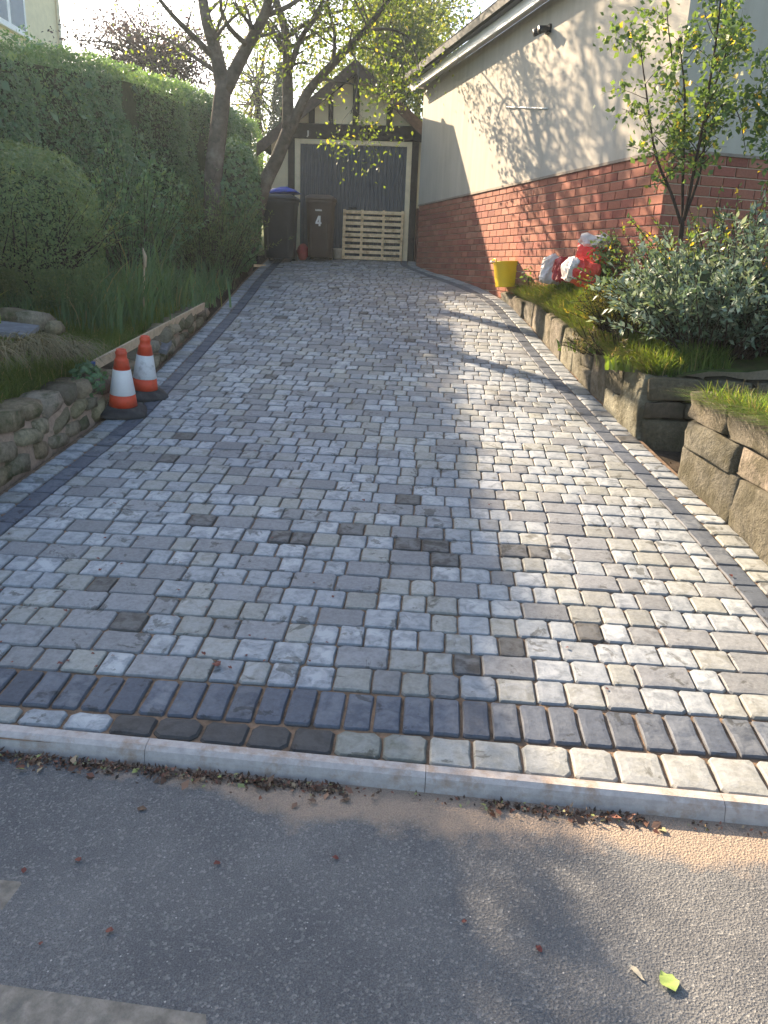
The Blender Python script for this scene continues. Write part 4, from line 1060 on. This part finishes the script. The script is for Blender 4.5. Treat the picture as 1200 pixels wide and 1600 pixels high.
def hedge_pts(n, face):
    y = RNG.uniform(hy0, hy1, n); u = RNG.random(n)
    w = lambda a, b: .13*np.sin(1.1*a+1.9*b+.7)*np.sin(.8*a-1.3*b)+.05*np.sin(2.1*a+1.3*b)+.045*np.sin(5.3*a-2.2*b+1)+.03*np.sin(9.1*a+6.3*b)
    zb_ = np.array([zd(v) for v in y]); zz = np.array([zt(v) for v in y])
    if face == 'f': z = zb_+.2+(zz-zb_-.2)*u; x = HEDX+w(y, z)-.20*RNG.random(n)**2-.06*smooth_np((u-.9)/.1); nn = np.tile([1, -.1, .35], (n, 1))
    elif face == 't': x = HEDX-hth*u; z = zz+w(y, x*2)*.6-.10*RNG.random(n)**2; nn = np.tile([.1, 0, 1], (n, 1))
    elif face == 'b': z = zb_+.2+(zz-zb_-.2)*u; x = HEDX-hth+w(y, z)+.15*RNG.random(n)**2; nn = np.tile([-1, 0, .3], (n, 1))
    else: x = HEDX-hth*RNG.random(n); y = hy0 + .1*RNG.random(n); z = zd(hy0)+.2+(zt(hy0)-zd(hy0)-.2)*u; nn = np.tile([0, -1, .3], (n, 1))
    return np.stack([x, y, z], 1), nn
def smooth_np(t): t = np.clip(t, 0, 1); return t*t*(3-2*t)
parts = []
for n, f, sz in ((84000, 'f', .046), (22000, 't', .045), (9000, 'b', .07), (4000, 'e', .06)):
    P, nn = hedge_pts(n, f); s = np.full(n, sz); tn = np.clip(RNG.normal(.45, .22, n)+.18*np.sin(P[:, 1]*1.7+P[:, 2]*2.3)*np.sin(P[:, 1]*.9-P[:, 2]*3), 0, 1)
    parts.append(leaves(P, nn, s, .62, .65, tn))
P, nn = hedge_pts(420, 'f'); P[:, 0] += .05; parts.append(leaves(P[P[:, 1] < 12.5], nn[P[:, 1] < 12.5], np.full((P[:, 1] < 12.5).sum(), .13), .9, .4, None))   # broad bindweed leaves
P, nn = hedge_pts(350, 't'); P[:, 2] += RNG.uniform(0, .08, 350); parts.append(leaves(P, nn, np.full(350, .06), .6, 1, None))
for f, n, L_ in (('f', 420, .26), ('t', 160, .20)):          # stray new shoots standing out of the clipped face
    P, nn = hedge_pts(n, f); d = unit(nn*.7+np.array([0, 0, .8])+RNG.normal(0, .35, (n, 3))); k = 12
    u = np.tile(np.linspace(.1, 1, k), n)[:, None]; PP = np.repeat(P, k, 0)+np.repeat(d*RNG.uniform(.4, 1, (n, 1)), k, 0)*u*L_+RNG.normal(0, .012, (n*k, 3))
    parts.append(leaves(PP, np.repeat(d, k, 0), np.full(n*k, .05)*(1.15-.5*u[:, 0]), .55, 1.0, np.clip(RNG.normal(.72, .2, n*k), 0, 1)))
V, Q, T = merge(parts); fast_mesh('foliage', V, Q, T, 'hedge', hed)

# ------------------------------------------------------------------ trees by the hedge and garage
pY = lambda px, py, y: atY(px, py, y)
b1 = np.array([-3.45, 11.7, zbed(-3.45, 11.7)-.05]); 
T1 = lambda px, py, dy=0: pY(px, py, 11.7+dy)
t1b = T1(333, 290); f1 = T1(350, 128)
limbs = [([np.array([t1b[0]-.03, 11.7, zbed(t1b[0], 11.7)-.1]), t1b, T1(340, 215), f1], .145, .115),
         ([T1(349, 140), T1(338, 85), T1(320, 20), T1(312, -70, .2), T1(330, -160, .3)], .115, .03),
         ([T1(352, 140), T1(385, 75), T1(412, 25, -.2), T1(430, -40, -.4), T1(460, -130, -.4)], .10, .03),
         ([T1(340, 95), T1(300, 55, -.2), T1(262, 15, -.5), T1(220, -40, -.7)], .05, .015),
         ([T1(345, 118), T1(305, 90, .2), T1(262, 62, .3), T1(225, 50, .5)], .035, .008),
         ([T1(388, 72), T1(360, 45, -.4), T1(345, 10, -.7), T1(350, -60, -.9)], .04, .012),
         ([T1(412, 25), T1(450, 10, .2), T1(500, -25, .3), T1(560, -60, .3)], .04, .012)]
tree('fruit_tree', 'forked grey-barked tree rising in front of the hedge', limbs, 'fruit', 'bark', 21, 3.6, .85, .45, 4, .06, 3, (0, 0, -.25), .3, .09)
T2 = lambda px, py, dy=0: pY(px, py, 12.9+dy)
f2 = T2(452, 198); q0 = T2(408, 305)
limbs = [([np.array([q0[0]-.30, 12.9, zbed(q0[0]-.30, 12.9)-.1]), q0, T2(434, 245), f2], .125, .095),
         ([T2(450, 205), T2(449, 120), T2(446, 50), T2(425, -20, .2), T2(415, -110, .3)], .10, .03),
         ([T2(453, 205), T2(480, 145), T2(520, 100, -.1), T2(565, 52, -.2), T2(600, 10, -.3), T2(640, -50, -.3)], .085, .018),
         ([T2(449, 120), T2(470, 60, -.3), T2(500, 15, -.5), T2(510, -60, -.6)], .05, .015),
         ([T2(448, 85), T2(425, 45, .2), T2(400, 10, .3), T2(380, -50, .4)], .045, .012),
         ([T2(520, 100), T2(523, 55, .2), T2(512, 0, .3), T2(530, -60, .3)], .035, .01),
         ([T2(565, 52), T2(600, 45, -.2), T2(640, 60, -.3), T2(655, 110, -.3)], .028, .006),
         ([T2(545, 75), T2(560, 105, -.5), T2(556, 150, -.7), T2(548, 178, -.75)], .018, .005),
         ([T2(446, 60), T2(490, 30, .4), T2(550, 15, .7), T2(610, 20, .9)], .035, .01),
         ([T2(432, 0, .1), T2(450, -80, 0), T2(455, -180, -.1), T2(440, -290, -.1)], .05, .012),  # from here on, limbs above view added to shade the bungalow wall
         ([T2(425, -40, .2), T2(380, -130, .2), T2(350, -230, .3)], .04, .01),
         ([T2(450, -80), T2(500, -150, -.2), T2(530, -240, -.2)], .03, .008),
         ([T2(432, -20, .1), T2(420, -120, -.3), T2(405, -200, -.5), T2(390, -280, -.5)], .04, .01),
         ([T2(440, -60, .1), T2(470, -150, .4), T2(450, -240, .5), T2(430, -300, .6)], .04, .01)]
tree('leaning_tree', 'leaning tree with a long arching branch overhanging the garage', limbs, 'fruit', 'bark', 33, 4.3, .8, .45, 5, .062, 6, (0, 0, -.55), .25, .10, upb=.2, tone_mu=.45)
# ivy and shrubs under the trees
bush('ivy_shrub', 'dark ivy clump at the foot of the leaning tree', (-3.20, 12.5, zbed(-3.2, 12.5)+.95), (.42, .80, 1.0), 8000, .06, 'hedge', 4, .75, 3, aspect=.8)
bush('ivy_shrub', 'low dark ivy beside the bins at the end of the hedge', (-3.55, 13.9, zbed(-3.5, 13.9)+.9), (.40, .8, 1.0), 4500, .06, 'hedge', 6, .75, 3, aspect=.8)
Pb = atX(330, 380, -3.3); Pb[2] = zbed(Pb[0], Pb[1]); shoot_bush('feathery_bush', 'feathery pale green bush in front of the hedge below the forked tree', Pb, 210, 1.35, (.55, .75), .060, .22, 'bush', 8, 60, 1.6, None, .15)
Pb = atX(40, 345, -3.55); bush('clipped_bush', 'rounded small-leaved bush in the left bed', Pb, (.50, .66, .58), 24000, .032, 'bush', 9, .68, 5, aspect=.55, bumpy=.26, shell=.42, lobes=12)
Pq = Pb-np.array([0, 0, .35]); shoot_bush('clipped_bush', 'taller stray shoots rising through the rounded bush', Pq, 150, .95, (.7, .85), .034, .5, 'bush', 10, 40, 1.1, None, .45)
Pq = atX(205, 400, -3.85); Pq[2] = zbed(Pq[0], Pq[1]); shoot_bush('hedge_shrub', 'loose leafy shrub leaning out of the hedge above the strap leaves', Pq, 120, 1.5, (.5, 1.0), .065, .55, 'hedge', 12, 50, 1.6, None, .2)
def strap(px, py, x, n, h, label, group=None, w=.022, lean=.45, mat='strap'):
    P = atX(px, py, x); P[2] = zbed(P[0], P[1]); t = thing('strap_plant', label, 'plant', P, group)
    B = P+np.concatenate([RNG.normal(0, .15, (n, 2)), np.zeros((n, 1))], 1); hh = h*RNG.uniform(.55, 1.15, n)
    V, Q, T = blades(B, hh, np.full(n, w)*RNG.uniform(.6, 1.2, n), hh*RNG.uniform(.1, 1.3*lean+.1, n), None, 5); fast_mesh('foliage', V, Q, T, mat, t); return t
for px, py, x, n, h in ((150, 470, -3.15, 100, .72), (205, 470, -3.05, 110, .78), (250, 455, -3.1, 100, .70), (110, 455, -3.3, 90, .72), (300, 465, -2.95, 90, .50), (232, 425, -3.35, 90, .85), (335, 440, -3.05, 70, .50)):
    strap(px, py, x, n, h, 'clump of arching strap leaves growing between bush and plank', 'strap-leaved clumps in the left bed')
P = atX(222, 440, -3.05); P[2] = zbed(P[0], P[1]); mb = MB(); mb.tube([P, P+np.array([.01, .0, .3]), P+np.array([.03, .02, .62])], [.012, .010, .006], 6); mb.tube([P+np.array([.03, .02, .55]), P+np.array([.035, .02, .66]), P+np.array([.02, .02, .74])], [.016, .022, .004], 6); tag(mb.build('dry_stalk', 'pale' if 'pale' in M else 'oldpine', None, P), 'single dry pale stalk standing among the strap leaves', 'stalk')
P = atX(-8, 505, -3.0); t = thing('iris_leaf', 'broad bright green sword leaf by the rocks at the bed edge', 'plant', P)
B = np.tile(P, (4, 1))+RNG.normal(0, .02, (4, 3)); V, Q, T = blades(B, np.array([.32, .25, .2, .28]), np.full(4, .035), np.array([.22, .1, .15, .05]), np.array([[1, .1, 0], [-.6, .5, 0], [.3, -.9, 0], [.2, .6, 0]]), 5, np.full(4, .88)); fast_mesh('foliage', V, Q, T, 'brightgrass', t)
# grasses
def grass_patch(name, label, ptsf, n, h, mat, w=.006, lean=.6, dirs=None, kind='stuff', cat='grass'):
    P = ptsf(n); hh = h*RNG.uniform(.5, 1.25, len(P)); V, Q, T = blades(P, hh, np.full(len(P), w), hh*RNG.uniform(.1, lean*1.6, len(P)), dirs(len(P)) if dirs else None, 3)
    o = fast_mesh(name, V, Q, T, mat); return tag(o, label, cat, kind=kind)
def lpts(y0, y1, u0, u1, yp=1):
    def f(n):
        y = y0+(y1-y0)*RNG.random(n)**yp; u = RNG.uniform(u0, u1, n); x = np.array([xl0(min(v, 14.5)) for v in y])-u
        return np.stack([x, y, [zbed(a, b)-.005 for a, b in zip(x, y)]], 1)
    return f
grass_patch('bed_grass', 'fine green grass on the left bank behind the plank', lpts(4.5, 9.6, .26, 1.0), 20000, .17, 'grass')
grass_patch('weeds', 'sparse weeds and grass at the foot of the hedge', lpts(8.5, 14.2, .12, 1.6), 5000, .20, 'hedge', .012, .8)
grass_patch('shade_grass', 'rough grass in the shade below the hedge', lpts(2.5, 9.0, .9, 1.9), 7000, .24, 'strap', .010, .8)
def drytuft(px, py, x, n, h, label):
    P = atX(px, py, x); t = thing('dry_grass_tuft', label, 'grass tuft', P); B = P+RNG.normal(0, .07, (n, 3))*np.array([1, 1.6, .25]); a = RNG.normal(-.5, .75, n)
    d = np.stack([np.cos(a), np.sin(a), 0*a], 1); hh = h*RNG.uniform(.5, 1.1, n)
    V, Q, T = blades(B, hh*.75, np.full(n, .007), hh*RNG.uniform(.6, 1.5, n), d, 6, None, 2.6); fast_mesh('foliage', V, Q, T, 'drygrass', t)
drytuft(45, 545, -2.82, 260, .36, 'dry straw-coloured grass drooping over the rubble wall')
drytuft(100, 552, -2.78, 260, .30, 'smaller half-green grass tuft drooping beside the straw-coloured one')
drytuft(-20, 560, -2.85, 150, .34, 'straw-coloured grass hanging over bare soil at the bed edge')
Pn = atX(140, 585, -2.56); bush('nettle', 'low dark green weed behind the bright cone', (Pn[0], Pn[1], Pn[2]-.03), (.10, .22, .12), 420, .05, 'hedge', 15, 0, 3, aspect=.7)

# ------------------------------------------------------------------ planting on the right bank
def rpts(y0, y1, u0, u1):
    def f(n):
        y = RNG.uniform(y0, y1, n); u = RNG.uniform(u0, u1, n); x = np.array([xr0(v) for v in y])+u
        return np.stack([x, y, [zbank(a, b)-.005 for a, b in zip(x, y)]], 1)
    return f
ddir = lambda n: unit(np.stack([RNG.normal(-.6, .7, n), RNG.normal(-.3, .6, n), np.zeros(n)], 1))
grass_patch('bank_grass', 'sunlit grass covering the right bank below the sacks', rpts(5.78, 10.5, .10, .62), 26000, .19, 'brightgrass', .007)
grass_patch('overhanging_grass', 'dry grass hanging over the sandstone retaining wall', rpts(5.8, 10.4, .06, .20), 2600, .18, 'drygrass', .006, 1.2, ddir)
grass_patch('spilling_grass', 'green grass spilling over the top of the sandstone slabs', rpts(5.8, 10.4, .05, .22), 6500, .20, 'grass', .007, 1.2, ddir)
grass_patch('lawn_grass', 'bright green grass on top of the near stone wall', rpts(2.6, 4.95, .16, 1.6), 16000, .15, 'brightgrass', .007, .7)
grass_patch('wall_tuft_grass', 'dry grass hanging down the near stone wall', rpts(3.0, 4.95, .04, .14), 380, .22, 'drygrass', .006, 1.0, ddir)
grass_patch('wall_top_grass', 'lush green grass flopping over the edge of the near stone wall', rpts(2.6, 4.97, .05, .20), 4200, .19, 'brightgrass', .007, 1.1, ddir)
def plant_at(px, py, x): P = atX(px, py, x); return P
for px, py, y, n, h, lab in ((918, 548, 6.75, 90, .13, 'bright green dock leaves at the edge of the right bank'), (975, 555, 6.15, 110, .14, 'second bright leafy weed beside the end slab of the retaining wall')):
    P = pY(px, py, y); P[2] = zbank(P[0], P[1]); t = thing('leafy_weed', lab, 'weed', P); B = P+RNG.normal(0, .08, (n, 3))*np.array([1, 1, 0])
    V, Q, T = blades(B, np.full(n, h), np.full(n, .028), np.full(n, h*.8)*RNG.uniform(.3, 1.2, n), None, 4); fast_mesh('foliage', V, Q, T, 'brightgrass', t)
Ps = pY(1120, 520, 6.15); Ps[2] = zbank(Ps[0], Ps[1]); shoot_bush('silver_shrub', 'loose grey-green silver-leaved shrub spilling over the right bank', Ps, 250, 1.02, (.62, .55), .062, .40, 'silver', 41, 52, .95, (.36, .30, .36), .2)
Ps = pY(1215, 500, 6.15); Ps[2] = zbank(Ps[0], Ps[1]); shoot_bush('silver_shrub', 'taller silver-leaved shrub against the street side of the bungalow', Ps, 160, 1.15, (.7, .7), .062, .40, 'silver', 43, 46, .9, (.26, .26, .3), .22)
Ps = pY(1000, 470, 6.95); Ps[2] = zbank(Ps[0], Ps[1]); shoot_bush('heath_shrub', 'low yellow-green shrub below the brick corner', Ps, 200, .50, (.6, .55), .030, .42, 'heath', 45, 46, .75, (.20, .18, .16), .2)
Ps = pY(985, 515, 6.7); Ps[2] = zbank(Ps[0], Ps[1]); shoot_bush('dry_shrub', 'brownish twiggy undergrowth under the yellow-green shrub', Ps, 90, .30, (.7, .8), .045, .2, 'drygrass', 47, 22, .6, None, .2)
Ps = pY(1150, 400, 6.65); Ps[2] = zbank(Ps[0], Ps[1])+.1; shoot_bush('autumn_shrub', 'shrub with some yellowing leaves behind the silver shrub', Ps, 170, 1.0, (.95, .5), .042, .5, 'sapling', 49, 34, .8, (.3, .2, .2), .25)
Ps = pY(935, 405, 8.0); bush('rose_twig', 'thin leafy shrub between the sacks and the brick corner', (Ps[0]+.05, Ps[1], Ps[2]), (.16, .18, .26), 330, .05, 'sapling', 51, 0, 6, aspect=.6, shell=.7)
Ps = pY(828, 428, 10.0); bush('leafy_seedling', 'small leafy seedling growing beside the yellow tub', (Ps[0], Ps[1], Ps[2]), (.10, .10, .12), 60, .05, 'sapling', 52, 0, 3, aspect=.6, shell=.7)
S = lambda px, py, dy=0: pY(px, py, 6.5+dy)
g0 = S(1066, 352); g0[2] -= .12
limbs = [([g0, S(1066, 348)+np.array([0, 0, -.03]), S(1066, 340)], .022, .020),
         ([S(1064, 350), S(1048, 300), S(1024, 240), S(1008, 130, -.05), S(1000, 70, -.08)], .014, .003),
         ([S(1066, 350), S(1067, 270, .05), S(1070, 150, .05), S(1060, 60, .05)], .014, .004),
         ([S(1068, 345), S(1080, 290, -.1), S(1098, 195, -.2), S(1118, 70, -.25), S(1130, -40, -.3)], .015, .005),
         ([S(1068, 345), S(1096, 260, .08), S(1106, 170, .1), S(1140, 60, .1), S(1150, -60, .1)], .013, .004),
         ([S(1098, 195, -.2), S(1125, 165, -.3), S(1152, 175, -.3), S(1165, 235, -.3)], .006, .002),
         ([S(1050, 90), S(1043, 30), S(1040, -30)], .005, .002)]
tree('sapling', 'slender multi-stemmed sapling beside the corner of the bungalow', limbs, 'sapling', 'bark_d', 61, 12, .26, .14, 4, .050, 3, (0, 0, .1), .28, .032, aspect=.62, upb=.5)
S2 = lambda px, py, dy=0: pY(px, py, 6.1+dy); g1 = S2(1235, 380); g1[2] -= .2
limbs = [([g1, S2(1235, 370)], .016, .014), ([S2(1235, 370), S2(1228, 280), S2(1210, 180), S2(1200, 90)], .012, .003), ([S2(1235, 370), S2(1245, 250), S2(1240, 120)], .012, .003)]
tree('sapling', 'smaller leafy sapling behind the silver shrub at the street side', limbs, 'sapling', 'bark_d', 63, 10, .24, .14, 4, .050, 3, (0, 0, .1), .3, .032, aspect=.62, upb=.5)

# ------------------------------------------------------------------ trees beyond
def ftree(name, label, px, py, y, r, n, size, mat, seed, **kw):
    c = pY(px, py, y); gz = zd(min(y, 30))-.1; t = thing(name, label, 'tree', (c[0], y, gz)); rg = np.random.default_rng(seed)
    mb = MB(); mb.tube(smooth_poly([(c[0], y, gz), (c[0]+.1, y, (gz+c[2])/2), c]), list(np.linspace(.16, .07, 9)), 9); mb.build('trunk', 'bark_d', t)
    br = MB(); A = []
    for i in range(46):
        d = unit(rg.normal(0, 1, (1, 3)))[0]; e = c+d*np.array(r)*rg.uniform(.5, 1.0); P = curve_pts(c+(e-c)*.08+np.array([0, 0, -.3*r[2]*rg.random()]), e-c, np.linalg.norm(e-c), 5, (0, 0, .1), rg, .1); br.tube(P, list(np.linspace(.035, .006, 6)), 5, False)
        for j in range(n//46): k = rg.integers(2, 6); A.append(P[k]+rg.normal(0, 1, 3)*np.array(r)*.13)
    br.build('branch', 'bark_d', t); A = np.array(A); V, Q, T = leaves(A, np.tile([0, 0, .5], (len(A), 1)), np.full(len(A), size), kw.get('aspect', .55), 1.0, None, .2); fast_mesh('crown', V, Q, T, mat, t)
P = atX(215, 85, -7.0); ftree('plum_tree', 'dark purple-leaved tree showing above the hedge', 235, 78, P[1], (1.9, 1.6, .95), 11000, .075, 'purple', 71)
ftree('ash_tree', 'yellow-green tree spreading behind the garage roof', 610, 110, 21.5, (2.3, 2.0, 2.6), 15000, .12, 'far', 73)
ftree('ash_tree', 'tall hazy tree behind the bungalow eaves', 655, 20, 29, (2.2, 2.2, 2.6), 5000, .15, 'far', 75)
ftree('far_tree', 'pale thin-leaved tree far behind the forked tree', 400, 120, 27, (1.7, 1.6, 2.8), 2300, .13, 'far', 77)
c = pY(438, 175, 26); t = thing('cypress', 'narrow dark conifer left of the garage roof', 'tree', (c[0], 26, zd(26)))
u = RNG.random(2600); a = RNG.uniform(0, 6.28, 2600); rr = .42*(1-u**3)*(.75+.25*RNG.random(2600)); P = np.stack([c[0]+rr*np.cos(a), 26+rr*np.sin(a), zd(26)+.3+u*(c[2]+1.0-zd(26))], 1)
V, Q, T = leaves(P, np.stack([np.cos(a), np.sin(a), 0*a+.4], 1), np.full(2600, .16), .4, .5); fast_mesh('crown', V, Q, T, 'conifer', t)
quick(lambda m: m.tube([(c[0], 26, zd(26)-.1), (c[0], 26, c[2]+.6)], [.12, .03], 8), 'trunk', 'bark_d', t)

# ------------------------------------------------------------------ fallen leaves, berries, litter
def leafobj(name, mat, s, aspect, seed):
    rg = np.random.default_rng(seed); n = 7; up = []; lo = []
    for i in range(n): u = i/(n-1); w = math.sin(math.pi*u**.8)*aspect*s*.5*(1+rg.normal(0, .06)); z = .004+.10*s*abs(u-.5)+rg.normal(0, .002); up.append((u*s-s/2, w, z+w*.22)); lo.append((u*s-s/2, -w, z+w*.22))
    mid = [(u[0], 0, u[2]-abs(u[1])*.22) for u in up]; V = np.array(up+mid+lo); Q = [(i, i+1, n+i+1, n+i)[::-1] for i in range(n-1)]+[(n+i, n+i+1, 2*n+i+1, 2*n+i)[::-1] for i in range(n-1)]
    return fast_mesh(name, V, np.array(Q), np.full(len(Q), .5), mat, None, (0, 0, 0))
def onroad(px, py): P = atZ(px, py, ZROAD-.005); return P
o = leafobj('fallen_leaf', 'limeleaf', .060, .78, 5); P = onroad(1043, 1538); o.location = (P[0], P[1], ZROAD-.001); o.rotation_euler = (0, .1, 1.9); tag(o, 'round lime green leaf lying on the sunlit asphalt', 'leaf')
o = leafobj('fallen_leaf', 'paleleaf', .055, .26, 6); P = onroad(994, 1524); o.location = (P[0], P[1], ZROAD-.001); o.rotation_euler = (0, 0, -1.0); tag(o, 'narrow pale dried leaf near the lime green leaf', 'leaf')
o = leafobj('fallen_leaf', 'litter', .032, .7, 7); P = onroad(222, 1267); o.location = (P[0], P[1], ZROAD-.001); tag(o, 'small yellowish leaf on the shaded asphalt below the kerb', 'leaf')
redm = leafobj('fallen_leaf', 'redleaf', .020, .8, 8); RG = random.Random(5); first = True
REDS = [(340,1044,0),(153,875,0),(520,935,0),(568,784,0)]+[(RG.uniform(0, 520), RG.uniform(640, 1060), 0) for _ in range(46)]+[(RG.uniform(500, 1150), RG.uniform(700, 1080), 0) for _ in range(7)]+[(RG.uniform(0, 1150), RG.uniform(1230, 1500), 1) for _ in range(9)]
for i, (px, py, road) in enumerate(REDS):
    P = onroad(px, py) if road else onD(px, py)
    if not road and not (xl0(max(P[1], 2)) < P[0] < xr0(max(P[1], 2))): continue
    if first: q = redm; first = False
    else: q = redm.copy(); C.objects.link(q)
    q.location = (P[0], P[1], (ZROAD-.001 if road else zdrive(P[0], P[1])+.003)); q.rotation_euler = (RG.uniform(-.2, .2), 0, RG.uniform(0, 6.28)); k = RG.uniform(.6, 1.25)*(2.0 if i == 0 else 1); q.scale = (k, k, k)
    tag(q, 'tiny dark red fallen leaf scattered on the paving', 'leaf', 'red fallen leaves')
n = 1500; x = np.concatenate([RNG.uniform(-1.45, -.2, 1000), RNG.uniform(.25, .75, 260), RNG.uniform(-1.5, 1.6, 240)]); y = 2.09-.036*x-np.abs(RNG.normal(0, .022, n))-.012
P = np.stack([x, y, np.full(n, ZROAD+.003)+RNG.uniform(0, .012, n)], 1); V, Q, T = leaves(P, np.tile([0, -.3, 1], (n, 1)), np.full(n, .017), .5, .7, RNG.random(n))
tag(fast_mesh('leaf_litter', V, Q, T, 'litter'), 'dark leaf litter swept along the foot of the kerb', 'leaf litter', kind='stuff')
n = 70; x = np.concatenate([RNG.uniform(-1.3, -.1, 52), RNG.uniform(.2, .8, 18)]); y = 2.09-.036*x-np.abs(RNG.normal(0, .04, n))-.02
P = np.stack([x, y, np.full(n, ZROAD+.008)], 1); V, Q, T = leaves(P, np.tile([0, -.2, 1], (n, 1)), np.full(n, .034), .6, .35, RNG.uniform(.3, 1, n))
tag(fast_mesh('kerb_leaves', V, Q, T, 'litter'), 'larger curled dead leaves caught among the kerb litter', 'leaf litter', kind='stuff')
n = 900; y = RNG.uniform(5.02, 5.7, n); x = np.array([xr0(v) for v in y])+RNG.uniform(.02, .9, n); P = np.stack([x, y, [zd(v)*.3+zd(5)*.7-.055 for v in y]], 1); V, Q, T = leaves(P, np.tile([0, 0, 1.], (n, 1)), np.full(n, .035), .6, .6, RNG.random(n)*.97)
tag(fast_mesh('path_litter', V, Q, T, 'litter'), 'brown fallen leaves covering the side path', 'leaf litter', kind='stuff')

# ------------------------------------------------------------------ air volume added in place of lens glare, lifting dark tones
hz, hn, hl, hb = new_mat('glare_veil_air'); hn.remove(hb)
pv = hn.new('ShaderNodeVolumePrincipled'); pv.inputs['Color'].default_value = (.80, .92, 1, 1); pv.inputs['Density'].default_value = .0012; pv.inputs['Anisotropy'].default_value = .5
hl.new(pv.outputs[0], hn['Material Output'].inputs['Volume'])
M['glare_veil'] = hz
tag(quick(lambda m: m.box((-32, -9, -1.5), (26, 38, 17)), 'glare_veil', 'glare_veil', None, (0, 0, 0)), 'thin air volume added over the gardens in place of lens glare', 'glare_veil', kind='stuff')
